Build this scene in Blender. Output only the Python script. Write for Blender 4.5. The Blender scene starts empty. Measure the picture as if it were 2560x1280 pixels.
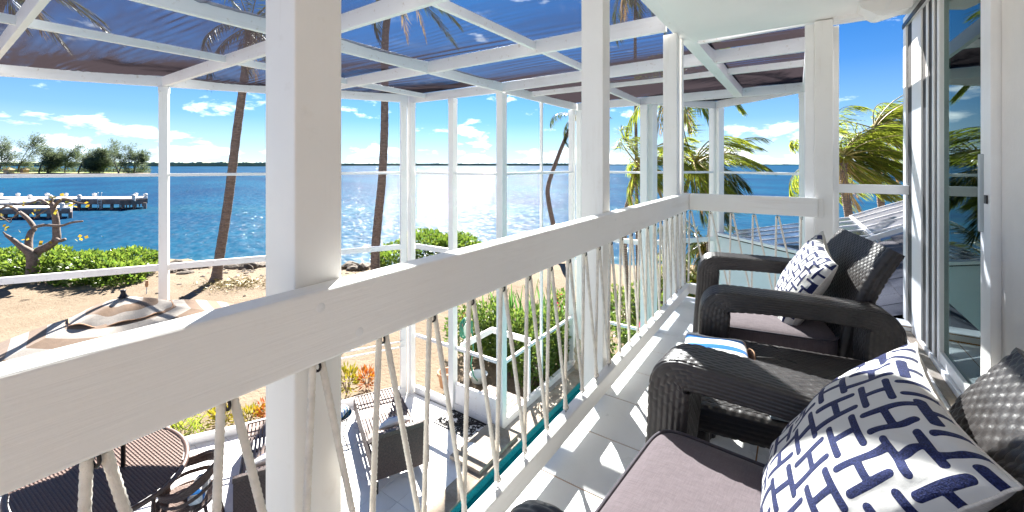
import bpy, math, random
import numpy as np
from mathutils import Vector, Matrix

R = math.radians
C = bpy.context.scene.collection
PI = math.pi

# ------------------------------------------------------------------ camera
scene = bpy.context.scene
CAM_H = 1.144
YAW = R(34.525)
cd = bpy.data.cameras.new("camera"); cam = bpy.data.objects.new("camera", cd); C.objects.link(cam)
cam.location = (0, 0, CAM_H)
cam.rotation_euler = (R(90), 0, YAW)
cd.sensor_fit = 'HORIZONTAL'; cd.sensor_width = 36.0
cd.lens = 1035.0 / 2560.0 * 36.0
cd.shift_y = -(640 - 412) / 2560.0
cd.clip_start = 0.03; cd.clip_end = 60000
scene.camera = cam

# ------------------------------------------------------------------ light
SUN_AZ = R(-42.0)     # measured from +Y towards +X
SUN_EL = R(40.0)
to_sun = Vector((math.sin(SUN_AZ) * math.cos(SUN_EL), math.cos(SUN_AZ) * math.cos(SUN_EL), math.sin(SUN_EL)))
sd = bpy.data.lights.new("sun", 'SUN'); sun = bpy.data.objects.new("sun", sd); C.objects.link(sun)
sd.energy = 5.0; sd.angle = R(0.5); sd.color = (1.0, 0.95, 0.88)
sun.rotation_euler = to_sun.to_track_quat('Z', 'Y').to_euler()
sun.location = (0, 0, 30)

world = bpy.data.worlds.new("World"); scene.world = world
world.use_nodes = True
wt = world.node_tree; wt.nodes.clear()


class NT:
    """small node-tree helper"""
    def __init__(s, tree): s.t = tree
    def n(s, typ, **kw):
        nd = s.t.nodes.new(typ)
        for k, v in kw.items():
            if k.startswith('_'):
                nd.inputs[int(k[1:]) if k[1:].isdigit() else k[1:]].default_value = v
            else: setattr(nd, k, v)
        return nd
    def l(s, a, b): s.t.links.new(a, b)
    def math(s, op, a, b=None, c=None, clamp=False):
        nd = s.t.nodes.new('ShaderNodeMath'); nd.operation = op; nd.use_clamp = clamp
        for i, v in enumerate((a, b, c)):
            if v is None: continue
            if isinstance(v, (int, float)): nd.inputs[i].default_value = v
            else: s.l(v, nd.inputs[i])
        return nd.outputs[0]
    def mix(s, f, a, b, blend='MIX'):
        nd = s.t.nodes.new('ShaderNodeMix'); nd.data_type = 'RGBA'; nd.blend_type = blend
        for i, v in ((0, f), (6, a), (7, b)):
            if isinstance(v, (int, float)): nd.inputs[i].default_value = v
            elif isinstance(v, tuple): nd.inputs[i].default_value = (v[0], v[1], v[2], 1)
            else: s.l(v, nd.inputs[i])
        return nd.outputs[2]
    def ramp(s, f, stops):
        nd = s.t.nodes.new('ShaderNodeValToRGB')
        while len(nd.color_ramp.elements) < len(stops): nd.color_ramp.elements.new(0.5)
        for e, (p, c) in zip(nd.color_ramp.elements, stops):
            e.position = p
            e.color = (c, c, c, 1) if isinstance(c, (int, float)) else (c[0], c[1], c[2], 1)
        s.l(f, nd.inputs[0]); return nd.outputs[0]
    def noise(s, vec, scale, detail=3, rough=0.55, dist=0.0):
        nd = s.t.nodes.new('ShaderNodeTexNoise')
        nd.inputs['Scale'].default_value = scale; nd.inputs['Detail'].default_value = detail
        nd.inputs['Roughness'].default_value = rough; nd.inputs['Distortion'].default_value = dist
        if vec is not None: s.l(vec, nd.inputs['Vector'])
        return nd.outputs[0]
    def mapping(s, vec, scale=(1, 1, 1), loc=(0, 0, 0), rot=(0, 0, 0)):
        nd = s.t.nodes.new('ShaderNodeMapping')
        nd.inputs['Scale'].default_value = scale; nd.inputs['Location'].default_value = loc
        nd.inputs['Rotation'].default_value = rot
        s.l(vec, nd.inputs['Vector']); return nd.outputs[0]


W = NT(wt)
sky = W.n('ShaderNodeTexSky', sky_type='NISHITA', sun_disc=False)
sky.sun_elevation = SUN_EL; sky.sun_rotation = SUN_AZ
sky.air_density = 1.0; sky.dust_density = 0.35; sky.ozone_density = 2.5; sky.altitude = 0
tc = W.n('ShaderNodeTexCoord')
sep = W.n('ShaderNodeSeparateXYZ'); W.l(tc.outputs['Generated'], sep.inputs[0])
z = W.math('MAXIMUM', sep.outputs[2], 0.0)
# cumulus: noise over bearing and height, flattened, mostly low over the horizon
az = W.math('ARCTAN2', sep.outputs[0], sep.outputs[1])
hor = W.math('SQRT', W.math('ADD', W.math('MULTIPLY', sep.outputs[0], sep.outputs[0]), W.math('MULTIPLY', sep.outputs[1], sep.outputs[1])))
el = W.math('ARCTAN2', sep.outputs[2], hor)
cv = W.n('ShaderNodeCombineXYZ'); W.l(W.math('MULTIPLY', az, 1.0), cv.inputs[0]); W.l(W.math('MULTIPLY', el, 2.6), cv.inputs[1])
n1 = W.noise(W.mapping(cv.outputs[0], (1, 1, 1), (3.7, 0.35, 0)), 8.5, 9, 0.56, 0.15)
band = W.ramp(el, [(0.0, 0.15), (0.03, 0.12), (0.07, 0.08), (0.16, 0.055), (0.26, 0.0), (0.5, 0.02)])
c1 = W.math('ADD', n1, band)
cl = W.math('MULTIPLY', W.math('SUBTRACT', c1, 0.645), 7.0, clamp=True)
# higher broken cloud near the sun
pl = W.n('ShaderNodeCombineXYZ')
zz = W.math('MAXIMUM', sep.outputs[2], 0.05)
W.l(W.math('DIVIDE', sep.outputs[0], zz), pl.inputs[0]); W.l(W.math('DIVIDE', sep.outputs[1], zz), pl.inputs[1])
n2 = W.noise(W.mapping(pl.outputs[0], (1, 1, 1), (1.1, 0.6, 0)), 1.1, 7, 0.62, 0.4)
hi = W.math('MULTIPLY', W.math('SUBTRACT', n2, 0.56), 4.5, clamp=True)
hi = W.math('MULTIPLY', hi, W.ramp(el, [(0.26, 0.0), (0.42, 0.9)]))
cov = W.math('MAXIMUM', cl, hi)
shade = W.math('MULTIPLY', W.noise(cv.outputs[0], 22, 4), 2.5)
cloudcol = W.mix(W.math('MULTIPLY', W.math('SUBTRACT', shade, 0.6), 0.7, clamp=True), (8.0, 8.6, 9.4), (14.5, 14.6, 14.8))
SKYTINT = (0.045, 0.255, 0.50)
skyc = W.mix(1.0, sky.outputs[0], SKYTINT, 'MULTIPLY')
bg = W.n('ShaderNodeBackground'); bg.inputs[1].default_value = 0.05
haze = W.ramp(el, [(0.0, 0.85), (0.045, 0.55), (0.10, 0.24), (0.20, 0.07), (0.32, 0.0)])
skyc = W.mix(haze, skyc, (4.6, 5.5, 6.6))
W.l(W.mix(cov, skyc, cloudcol), bg.inputs[0])
wo = W.n('ShaderNodeOutputWorld'); W.l(bg.outputs[0], wo.inputs[0])

vs = scene.view_settings
vs.view_transform = 'Standard'; vs.look = 'None'; vs.exposure = 2.38; vs.gamma = 1.0; vs.use_curve_mapping = False
scene.render.engine = 'CYCLES'
scene.cycles.max_bounces = 10; scene.cycles.diffuse_bounces = 6; scene.cycles.glossy_bounces = 4
scene.cycles.transparent_max_bounces = 16; scene.cycles.transmission_bounces = 6
scene.cycles.sample_clamp_indirect = 6.0

# ------------------------------------------------------------------ geometry helpers
class MB:
    def __init__(s): s.v = []; s.f = []; s.m = []; s.uv = []; s.n = 0
    def add(s, verts, faces, mat=0, uv=None):
        verts = np.asarray(verts, float).reshape(-1, 3)
        b = s.n; s.v.append(verts); s.n += len(verts)
        for i, f in enumerate(faces):
            s.f.append([int(a) + b for a in f])
            s.m.append(mat if isinstance(mat, int) else mat[i])
        if uv is not None: s.uv.append(np.asarray(uv, float).reshape(-1, 2))
        else: s.uv.append(np.zeros((len(verts), 2)))
    def box(s, x0, x1, y0, y1, z0, z1, mat=0):
        v = [(x0, y0, z0), (x1, y0, z0), (x1, y1, z0), (x0, y1, z0), (x0, y0, z1), (x1, y0, z1), (x1, y1, z1), (x0, y1, z1)]
        s.add(v, [(0, 3, 2, 1), (4, 5, 6, 7), (0, 1, 5, 4), (1, 2, 6, 5), (2, 3, 7, 6), (3, 0, 4, 7)], mat)
    def beam(s, p0, p1, w, h, up=(0, 0, 1), mat=0):
        """box from p0 to p1; w sideways, h along up; p on the centre line"""
        p0 = Vector(p0); p1 = Vector(p1); d = (p1 - p0).normalized(); up = Vector(up)
        sx = d.cross(up).normalized(); u = sx.cross(d).normalized()
        v = []
        for p in (p0, p1):
            for a, b in ((-1, -1), (1, -1), (1, 1), (-1, 1)): v.append(p + sx * (a * w / 2) + u * (b * h / 2))
        s.add([tuple(q) for q in v], [(3, 2, 1, 0), (4, 5, 6, 7), (0, 1, 5, 4), (1, 2, 6, 5), (2, 3, 7, 6), (3, 0, 4, 7)], mat)
    def tube(s, path, rad, n=8, mat=0, caps=True):
        path = [Vector(p) for p in path]; k = len(path)
        if isinstance(rad, (int, float)): rad = [rad] * k
        vs_ = []; prev = None
        for i, p in enumerate(path):
            t = (path[min(i + 1, k - 1)] - path[max(i - 1, 0)]).normalized()
            if prev is None:
                a = Vector((0, 0, 1)) if abs(t.z) < 0.9 else Vector((1, 0, 0))
                x = t.cross(a).normalized()
            else: x = (prev - t * prev.dot(t)).normalized()
            prev = x; y = t.cross(x)
            for j in range(n):
                q = 2 * PI * j / n
                vs_.append(tuple(p + (x * math.cos(q) + y * math.sin(q)) * rad[i]))
        fs = [(i * n + j, i * n + (j + 1) % n, (i + 1) * n + (j + 1) % n, (i + 1) * n + j) for i in range(k - 1) for j in range(n)]
        if caps: fs += [tuple(reversed(range(n))), tuple(range((k - 1) * n, k * n))]
        s.add(vs_, fs, mat)
    def lathe(s, prof, cx=0, cy=0, cz=0, n=24, mat=0):
        v = []; k = len(prof)
        for r, z_ in prof:
            for j in range(n):
                a = 2 * PI * j / n; v.append((cx + r * math.cos(a), cy + r * math.sin(a), cz + z_))
        f = [(i * n + j, i * n + (j + 1) % n, (i + 1) * n + (j + 1) % n, (i + 1) * n + j) for i in range(k - 1) for j in range(n)]
        s.add(v, f, mat)
    def grid(s, P, mat=0, closed_v=False, uv=None):
        nu, nv = P.shape[:2]
        idx = np.arange(nu * nv).reshape(nu, nv)
        a = idx[:-1, :-1].ravel(); b = idx[1:, :-1].ravel(); c = idx[1:, 1:].ravel(); d = idx[:-1, 1:].ravel()
        F = np.stack([a, b, c, d], 1).tolist()
        if closed_v:
            a = idx[:-1, -1]; b = idx[1:, -1]; c = idx[1:, 0]; d = idx[:-1, 0]
            F += np.stack([a, b, c, d], 1).tolist()
        s.add(P.reshape(-1, 3), F, mat, uv)
    def blob(s, c, r, seed=0, n=8, rough=0.25, mat=0):
        rng = np.random.RandomState(seed)
        th = np.linspace(0.05, PI - 0.05, n); ph = np.linspace(0, 2 * PI, n * 2, endpoint=False)
        T, Q = np.meshgrid(th, ph, indexing='ij')
        k = rng.randn(4, 3) * 1.7; pz = rng.rand(4) * 6
        D = np.stack([np.sin(T) * np.cos(Q), np.sin(T) * np.sin(Q), np.cos(T)], -1)
        q = sum(np.sin(D @ k[i] + pz[i]) for i in range(4)) / 4
        P = D * (1 + rough * q)[..., None] * np.array(r) + np.array(c)
        s.grid(P, mat, True)
    def build(s, name, mats, parent=None, smooth=False, link=True, weld=False):
        me = bpy.data.meshes.new(name)
        V = np.concatenate(s.v) if s.v else np.zeros((0, 3))
        me.from_pydata(V.tolist(), [], s.f)
        if not isinstance(mats, (list, tuple)): mats = [mats]
        for m in mats: me.materials.append(m)
        me.polygons.foreach_set('material_index', s.m)
        if any(u.any() for u in s.uv):
            U = np.concatenate(s.uv); ly = me.uv_layers.new(name='UVMap')
            li = np.empty(len(me.loops), int); me.loops.foreach_get('vertex_index', li)
            ly.data.foreach_set('uv', U[li].ravel())
        me.polygons.foreach_set('use_smooth', [bool(smooth)] * len(me.polygons))
        me.update()
        o = bpy.data.objects.new(name, me)
        if link: C.objects.link(o)
        if parent is not None: o.parent = parent
        return o


def bevel(o, w=0.005, seg=2):
    b = o.modifiers.new('bevel', 'BEVEL'); b.width = w; b.segments = seg; b.limit_method = 'ANGLE'; b.harden_normals = False
    return o

def tag(o, label=None, cat=None, group=None, kind=None):
    if label: o['label'] = label
    if cat: o['category'] = cat
    if group: o['group'] = group
    if kind: o['kind'] = kind
    return o

def thing(name, label, cat, loc=(0, 0, 0), rz=0.0, group=None):
    o = bpy.data.objects.new(name, None); C.objects.link(o); o.empty_display_size = 0.1
    o.location = loc; o.rotation_euler = (0, 0, rz)
    return tag(o, label, cat, group)

def copy_tree(o, parent=None):
    c = o.copy(); C.objects.link(c)
    if parent is not None: c.parent = parent
    for ch in list(o.children): copy_tree(ch, c)
    return c

def inst(name, me, parent, loc=(0, 0, 0), rot=(0, 0, 0), scale=(1, 1, 1)):
    o = bpy.data.objects.new(name, me); C.objects.link(o); o.parent = parent
    o.location = loc; o.rotation_euler = rot; o.scale = scale
    return o

FX, FY = -math.sin(YAW), math.cos(YAW)
RX, RY = math.cos(YAW), math.sin(YAW)
def spot(side, dist, z=0.0):
    """a point of the view beyond the terrace: side metres to the right of the look direction, dist metres out"""
    return (FX * dist + RX * side, FY * dist + RY * side, z)

# ------------------------------------------------------------------ materials
def newmat(name):
    m = bpy.data.materials.new(name); m.use_nodes = True
    nt = m.node_tree; nt.nodes.clear(); N = NT(nt)
    out = N.n('ShaderNodeOutputMaterial')
    return m, N, out

def bsdf(N, out, color=(0.5,) * 3, rough=0.5, metal=0.0, spec=None, coat=0.0):
    b = N.n('ShaderNodeBsdfPrincipled')
    if isinstance(color, tuple): b.inputs['Base Color'].default_value = (color[0], color[1], color[2], 1)
    else: N.l(color, b.inputs['Base Color'])
    if isinstance(rough, (int, float)): b.inputs['Roughness'].default_value = rough
    else: N.l(rough, b.inputs['Roughness'])
    b.inputs['Metallic'].default_value = metal
    if spec is not None: b.inputs['Specular IOR Level'].default_value = spec
    if coat: b.inputs['Coat Weight'].default_value = coat; b.inputs['Coat Roughness'].default_value = 0.15
    if out is not None: N.l(b.outputs[0], out.inputs[0])
    return b

def bump(N, b, h, strength=0.3, dist=0.01, chain=None):
    bp = N.n('ShaderNodeBump'); bp.inputs['Strength'].default_value = strength; bp.inputs['Distance'].default_value = dist
    N.l(h, bp.inputs['Height'])
    if chain is not None: N.l(chain, bp.inputs['Normal'])
    if b is not None: N.l(bp.outputs[0], b.inputs['Normal'])
    return bp.outputs[0]

def objco(N): return N.n('ShaderNodeTexCoord').outputs['Object']

def m_paint(name, grain_axis, col=(0.87, 0.848, 0.81), wear=0.35, grain=0.35):
    """white outdoor paint over timber, brush and grain relief along one axis"""
    m, N, out = newmat(name); co = objco(N)
    sc = {'x': (3, 60, 60), 'y': (60, 3, 60), 'z': (60, 60, 3)}[grain_axis]
    g = N.noise(N.mapping(co, sc), 1.0, 5, 0.6, 0.4)
    d = N.noise(co, 2.3, 5, 0.65)
    d2 = N.noise(co, 19, 4, 0.6)
    c = N.mix(N.math('MULTIPLY', N.math('SUBTRACT', d, 0.42), 1.3, clamp=True), col, (col[0] * .90, col[1] * .885, col[2] * .86))
    spots = N.ramp(d2, [(0.63, 0.0), (0.76, wear)])
    d3 = N.noise(N.mapping(co, {'x': (1.2, 14, 14), 'y': (14, 1.2, 14), 'z': (14, 14, 1.2)}[grain_axis]), 1.0, 6, 0.7)
    c = N.mix(N.ramp(d3, [(0.56, 0.0), (0.72, 0.30)]), c, (0.62, 0.56, 0.48))
    c = N.mix(spots, c, (0.52, 0.43, 0.33))
    b = bsdf(N, out, c, 0.42, spec=0.4)
    n0 = bump(N, None, g, grain, 0.004)
    bump(N, b, N.noise(co, 160, 2), 0.08, 0.002, n0)
    return m

def m_simple(name, col, rough=0.5, var=0.12, vscale=8, bumps=0.0, bscale=60, metal=0, spec=None, coat=0):
    m, N, out = newmat(name); co = objco(N)
    n_ = N.noise(co, vscale, 4, 0.6)
    lo = tuple(c * (1 - var) for c in col); hi_ = tuple(min(1, c * (1 + var)) for c in col)
    b = bsdf(N, out, N.mix(N.ramp(n_, [(0.3, 0.0), (0.7, 1.0)]), lo, hi_), rough, metal, spec, coat)
    if bumps: bump(N, b, N.noise(co, bscale, 4, 0.6), bumps, 0.01)
    return m

M = {}
M['rail'] = m_paint('paint_rail', 'y', grain=0.55, wear=0.1)
M['railx'] = m_paint('paint_rail_end', 'x', grain=0.3, wear=0.1)
M['post'] = m_paint('paint_post', 'z', grain=0.18, wear=0.15)
M['beam'] = m_paint('paint_beam', 'x', col=(0.84, 0.825, 0.81), grain=0.4, wear=0.8)
M['ceiling'] = m_simple('paint_ceiling', (0.86, 0.84, 0.81), 0.55, 0.03, 1.5)
M['trim'] = m_simple('paint_trim', (0.84, 0.83, 0.81), 0.35, 0.04, 5)
M['siding'] = m_simple('paint_siding', (0.78, 0.74, 0.69), 0.6, 0.05, 3, 0.12, 90)
M['rust'] = m_simple('rusty_grout', (0.42, 0.23, 0.10), 0.85, 0.4, 9)

def m_tile(name, col, rough):
    m, N, out = newmat(name)
    oi = N.n('ShaderNodeObjectInfo'); co = N.n('ShaderNodeTexCoord').outputs['Object']
    geo = N.n('ShaderNodeNewGeometry')
    v = N.math('MULTIPLY', N.math('SUBTRACT', oi.outputs['Random'], 0.5), 0.07)
    n_ = N.noise(geo.outputs['Position'], 3.0, 5, 0.65)
    c = N.mix(N.ramp(n_, [(0.45, 0.0), (0.8, 0.5)]), col, tuple(x * 0.80 for x in col))
    c2 = N.n('ShaderNodeHueSaturation'); N.l(c, c2.inputs['Color']); N.l(N.math('ADD', v, 1.0), c2.inputs['Value'])
    b = bsdf(N, out, c2.outputs[0], N.math('ADD', N.math('MULTIPLY', n_, 0.3), rough))
    bump(N, b, N.noise(geo.outputs['Position'], 7, 3), 0.05, 0.01)
    return m
M['tile'] = m_tile('balcony_tile', (0.84, 0.83, 0.81), 0.16)
M['ptile'] = m_tile('patio_tile', (0.82, 0.82, 0.82), 0.22)
M['grout'] = m_simple('grey_grout', (0.40, 0.38, 0.35), 0.9, 0.2, 12)

def m_stone(name, a, b_, scale, bumpy):
    m, N, out = newmat(name); co = objco(N)
    n_ = N.noise(co, scale, 8, 0.68, 0.3); n2_ = N.noise(co, scale * 9, 3, 0.6)
    c = N.mix(N.ramp(n_, [(0.35, 0.0), (0.62, 1.0)]), a, b_)
    c = N.mix(N.ramp(n2_, [(0.35, 0.25), (0.5, 0.0)]), c, tuple(x * 0.5 for x in a))
    b = bsdf(N, out, c, 0.85)
    bump(N, b, n_, bumpy, 0.03)
    return m
M['coping'] = m_stone('coping_stone', (0.26, 0.20, 0.145), (0.38, 0.34, 0.28), 3.5, 0.3)
M['rock'] = m_stone('ironshore_rock', (0.05, 0.04, 0.03), (0.17, 0.13, 0.09), 2.5, 0.8)
M['sandstone'] = m_stone('statue_stone', (0.45, 0.36, 0.25), (0.58, 0.49, 0.36), 8, 0.5)

# sand
m, N, out = newmat('sand'); co = N.n('ShaderNodeNewGeometry').outputs['Position']
n_ = N.noise(co, 0.9, 7, 0.65, 0.2); n2_ = N.noise(co, 9, 5, 0.7); n3_ = N.noise(co, 45, 3, 0.6)
c = N.mix(N.ramp(n_, [(0.35, 0.0), (0.65, 1.0)]), (0.185, 0.143, 0.100), (0.230, 0.182, 0.130))
c = N.mix(N.ramp(n2_, [(0.62, 0.0), (0.74, 0.40)]), c, (0.12, 0.08, 0.05))
c = N.mix(N.ramp(n3_, [(0.66, 0.0), (0.74, 0.6)]), c, (0.12, 0.085, 0.05))
b = bsdf(N, out, c, 0.95, spec=0.1)
q = bump(N, None, n2_, 0.9, 0.06); bump(N, b, n3_, 0.5, 0.02, q)
M['sand'] = m

# sea
m, N, out = newmat('sea'); co = N.n('ShaderNodeNewGeometry').outputs['Position']
rotc = N.mapping(co, (1, 1, 1), (0, 0, 0), (0, 0, R(20)))
big = N.noise(N.mapping(rotc, (0.016, 0.045, 0.03)), 1.0, 4, 0.6)
c = N.mix(N.ramp(big, [(0.38, 0.0), (0.62, 1.0)]), (0.0008, 0.034, 0.088), (0.0015, 0.062, 0.125))
w1 = N.noise(N.mapping(rotc, (0.55, 1.5, 1)), 1.0, 4, 0.6, 0.3)
w2 = N.noise(N.mapping(rotc, (2.6, 5.5, 1)), 1.0, 4, 0.65, 0.3)
w3 = N.noise(N.mapping(rotc, (0.10, 0.32, 1)), 1.0, 3, 0.6, 0.3)
c = N.mix(N.ramp(w1, [(0.42, 0.45), (0.58, 0.0)]), c, (0.0006, 0.018, 0.060))
def wavevec(scale, k, sx=1.0):
    nd = N.n('ShaderNodeTexNoise'); nd.inputs['Scale'].default_value = 1.0; nd.inputs['Detail'].default_value = 2; N.l(N.mapping(rotc, scale), nd.inputs['Vector'])
    a = N.n('ShaderNodeVectorMath', operation='SUBTRACT'); N.l(nd.outputs[1], a.inputs[0]); a.inputs[1].default_value = (0.5, 0.5, 0.5)
    b_ = N.n('ShaderNodeVectorMath', operation='MULTIPLY'); N.l(a.outputs[0], b_.inputs[0]); b_.inputs[1].default_value = (k * sx, k, 0.0); return b_.outputs[0]
def vadd(a, b_):
    nd = N.n('ShaderNodeVectorMath', operation='ADD'); N.l(a, nd.inputs[0])
    if isinstance(b_, tuple): nd.inputs[1].default_value = b_
    else: N.l(b_, nd.inputs[1])
    return nd.outputs[0]
nv = vadd(wavevec((0.35, 0.9, 1), 0.8), wavevec((1.9, 4.0, 1), 2.7))
nn = N.n('ShaderNodeVectorMath', operation='NORMALIZE'); N.l(vadd(nv, (0.0, 0.0, 1.0)), nn.inputs[0]); h = nn.outputs[0]
nn2 = N.n('ShaderNodeVectorMath', operation='NORMALIZE'); N.l(vadd(wavevec((1.2, 3.0, 1), 0.9), (0.0, 0.0, 1.0)), nn2.inputs[0])
# paler shallows along the beach
dp = N.n('ShaderNodeVectorMath', operation='DOT_PRODUCT'); N.l(co, dp.inputs[0]); dp.inputs[1].default_value = (-math.sin(YAW), math.cos(YAW), 0)
shl = N.math('ADD', dp.outputs['Value'], N.math('MULTIPLY', N.noise(N.mapping(rotc, (0.10, 0.25, 1)), 1.0, 3), 16.0))
c = N.mix(N.ramp(N.math('DIVIDE', shl, 80.0), [(0.32, 0.5), (0.39, 0.12), (0.62, 0.03), (0.70, 0.2), (0.78, 0.0)]), c, (0.012, 0.11, 0.125))
dfs = N.n('ShaderNodeBsdfDiffuse'); N.l(c, dfs.inputs[0])
g1 = N.n('ShaderNodeBsdfGlossy'); g1.inputs['Roughness'].default_value = 0.40; N.l(nn2.outputs[0], g1.inputs['Normal'])
g2 = N.n('ShaderNodeBsdfGlossy'); g2.inputs['Roughness'].default_value = 0.05; N.l(h, g2.inputs['Normal'])
m1 = N.n('ShaderNodeMixShader'); m1.inputs[0].default_value = 0.029; N.l(dfs.outputs[0], m1.inputs[1]); N.l(g1.outputs[0], m1.inputs[2])
mx = N.n('ShaderNodeMixShader'); mx.inputs[0].default_value = 0.030; N.l(m1.outputs[0], mx.inputs[1]); N.l(g2.outputs[0], mx.inputs[2]); N.l(mx.outputs[0], out.inputs[0])
M['sea'] = m

m, N, out = newmat('pool_water'); co = N.n('ShaderNodeNewGeometry').outputs['Position']
w1 = N.noise(co, 4, 4, 0.6, 0.5); c = N.mix(N.ramp(w1, [(0.35, 0.0), (0.65, 1.0)]), (0.0, 0.17, 0.19), (0.0, 0.26, 0.27))
b = bsdf(N, out, c, 0.06); bump(N, b, N.noise(co, 9, 3), 0.3, 0.03)
M['pool'] = m
M['pooltile'] = m_simple('pool_mosaic', (0.02, 0.30, 0.32), 0.3, 0.5, 60)

def m_cloth(name, d0, tint):
    # shade cloth: open dark weave, the flatter you look through it the less it lets pass
    m, N, out = newmat(name)
    geo = N.n('ShaderNodeNewGeometry')
    dot = N.n('ShaderNodeVectorMath', operation='DOT_PRODUCT'); N.l(geo.outputs['Normal'], dot.inputs[0]); N.l(geo.outputs['Incoming'], dot.inputs[1])
    co = objco(N)
    dens = N.math('ADD', N.math('MULTIPLY', N.noise(N.mapping(co, (0.8, 6, 1)), 1.0, 5, 0.65, 0.5), 0.14), d0)
    tr = N.math('SUBTRACT', 1.0, N.math('DIVIDE', dens, N.math('MAXIMUM', N.math('ABSOLUTE', dot.outputs['Value']), 0.02)), clamp=True)
    dif = N.n('ShaderNodeBsdfDiffuse'); dif.inputs[0].default_value = (0.030, 0.025, 0.027, 1)
    trl = N.n('ShaderNodeBsdfTranslucent'); trl.inputs[0].default_value = (0.034, 0.027, 0.031, 1)
    ms = N.n('ShaderNodeMixShader'); ms.inputs[0].default_value = 0.6; N.l(dif.outputs[0], ms.inputs[1]); N.l(trl.outputs[0], ms.inputs[2])
    tp = N.n('ShaderNodeBsdfTransparent'); tp.inputs[0].default_value = tint
    m2 = N.n('ShaderNodeMixShader'); N.l(tr, m2.inputs[0]); N.l(ms.outputs[0], m2.inputs[1]); N.l(tp.outputs[0], m2.inputs[2])
    N.l(m2.outputs[0], out.inputs[0])
    return m

M['cloth'] = m_cloth('shade_cloth', 0.09, (0.76, 0.81, 0.84, 1))
M['cloth2'] = m_cloth('shade_cloth_close', 0.17, (0.45, 0.50, 0.60, 1))

M['wicker'] = m_simple('dark_resin_wicker', (0.034, 0.030, 0.030), 0.38, 0.3, 14, 0.12, 300, spec=0.5)
M['wicker_brown'] = m_simple('brown_woven_wicker', (0.090, 0.052, 0.040), 0.45, 0.35, 60, 0.3, 200)
M['wicker_pale'] = m_simple('sunworn_wicker', (0.165, 0.105, 0.082), 0.55, 0.25, 60, 0.3, 200)
M['dark_metal'] = m_simple('dark_metal', (0.035, 0.03, 0.03), 0.4, 0.2, 20, metal=0.6)
M['steel'] = m_simple('weathered_steel', (0.42, 0.38, 0.33), 0.4, 0.3, 40, metal=0.8)

def m_fabric(name, col, weave=900, var=0.10, bump_=0.25):
    m, N, out = newmat(name); co = objco(N)
    a = N.noise(N.mapping(co, (weave, weave * .07, weave * .07)), 1.0, 2, 0.5)
    b_ = N.noise(N.mapping(co, (weave * .07, weave, weave * .07)), 1.0, 2, 0.5)
    w_ = N.math('ADD', N.math('MULTIPLY', a, 0.5), N.math('MULTIPLY', b_, 0.5))
    c = N.mix(N.ramp(w_, [(0.38, 0.0), (0.62, 1.0)]), tuple(x * (1 - var * 1.5) for x in col), tuple(min(1, x * (1 + var)) for x in col))
    c = N.mix(N.ramp(N.noise(co, 5, 3), [(0.4, 0.0), (0.8, 0.3)]), c, tuple(x * 0.8 for x in col))
    b = bsdf(N, out, c, 0.9, spec=0.15); b.inputs['Sheen Weight'].default_value = 0.15
    q_ = bump(N, None, N.noise(co, 14, 3, 0.6), 0.35, 0.012)
    bump(N, b, w_, bump_, 0.001, q_)
    return m
M['cushion'] = m_fabric('mauve_grey_fabric', (0.135, 0.108, 0.118), 500)
M['piping'] = m_fabric('dark_piping', (0.085, 0.075, 0.09), 500)
M['linen'] = m_fabric('ivory_linen', (0.72, 0.68, 0.62), 700)
M['white_towel'] = m_fabric('white_towel', (0.80, 0.80, 0.78), 400, bump_=0.6)
M['blue_towel'] = m_fabric('blue_towel', (0.015, 0.16, 0.50), 400, bump_=0.6)
M['grey_towel'] = m_fabric('grey_towel', (0.32, 0.36, 0.38), 400, bump_=0.8)
M['umb_white'] = m_fabric('parasol_cream', (0.33, 0.30, 0.265), 300)
M['umb_beige'] = m_fabric('parasol_beige', (0.175, 0.115, 0.075), 300)

# white canvas with navy embroidery, driven by a distance attribute stored on the mesh
def m_pattern(name, white, ink):
    m, N, out = newmat(name); co = objco(N)
    at = N.n('ShaderNodeAttribute', attribute_name='ink')
    mask = N.math('MULTIPLY', at.outputs['Fac'], 1.0)
    f = N.ramp(mask, [(0.485, 0.0), (0.515, 1.0)])
    ch = N.noise(co, 420, 2, 0.5)
    inkc = N.mix(N.ramp(ch, [(0.35, 0.0), (0.65, 1.0)]), tuple(x * 0.55 for x in ink), tuple(x * 1.5 for x in ink))
    wv = N.mix(N.ramp(N.noise(co, 9, 4), [(0.4, 0), (0.8, 0.5)]), white, tuple(x * .86 for x in white))
    b = bsdf(N, out, N.mix(f, wv, inkc), 0.85, spec=0.15); b.inputs['Sheen Weight'].default_value = 0.1
    q_ = bump(N, None, N.noise(co, 16, 3), 0.3, 0.012)
    bump(N, b, N.math('ADD', N.math('MULTIPLY', f, N.math('ADD', 0.6, N.math('MULTIPLY', ch, 0.6))), N.math('MULTIPLY', N.noise(co, 700, 2), 0.12)), 0.6, 0.0025, q_)
    return m
M['fret'] = m_pattern('navy_fretwork_canvas', (0.60, 0.59, 0.565), (0.014, 0.020, 0.075))
M['anchor'] = m_pattern('anchor_canvas', (0.74, 0.74, 0.74), (0.01, 0.06, 0.30))

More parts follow.
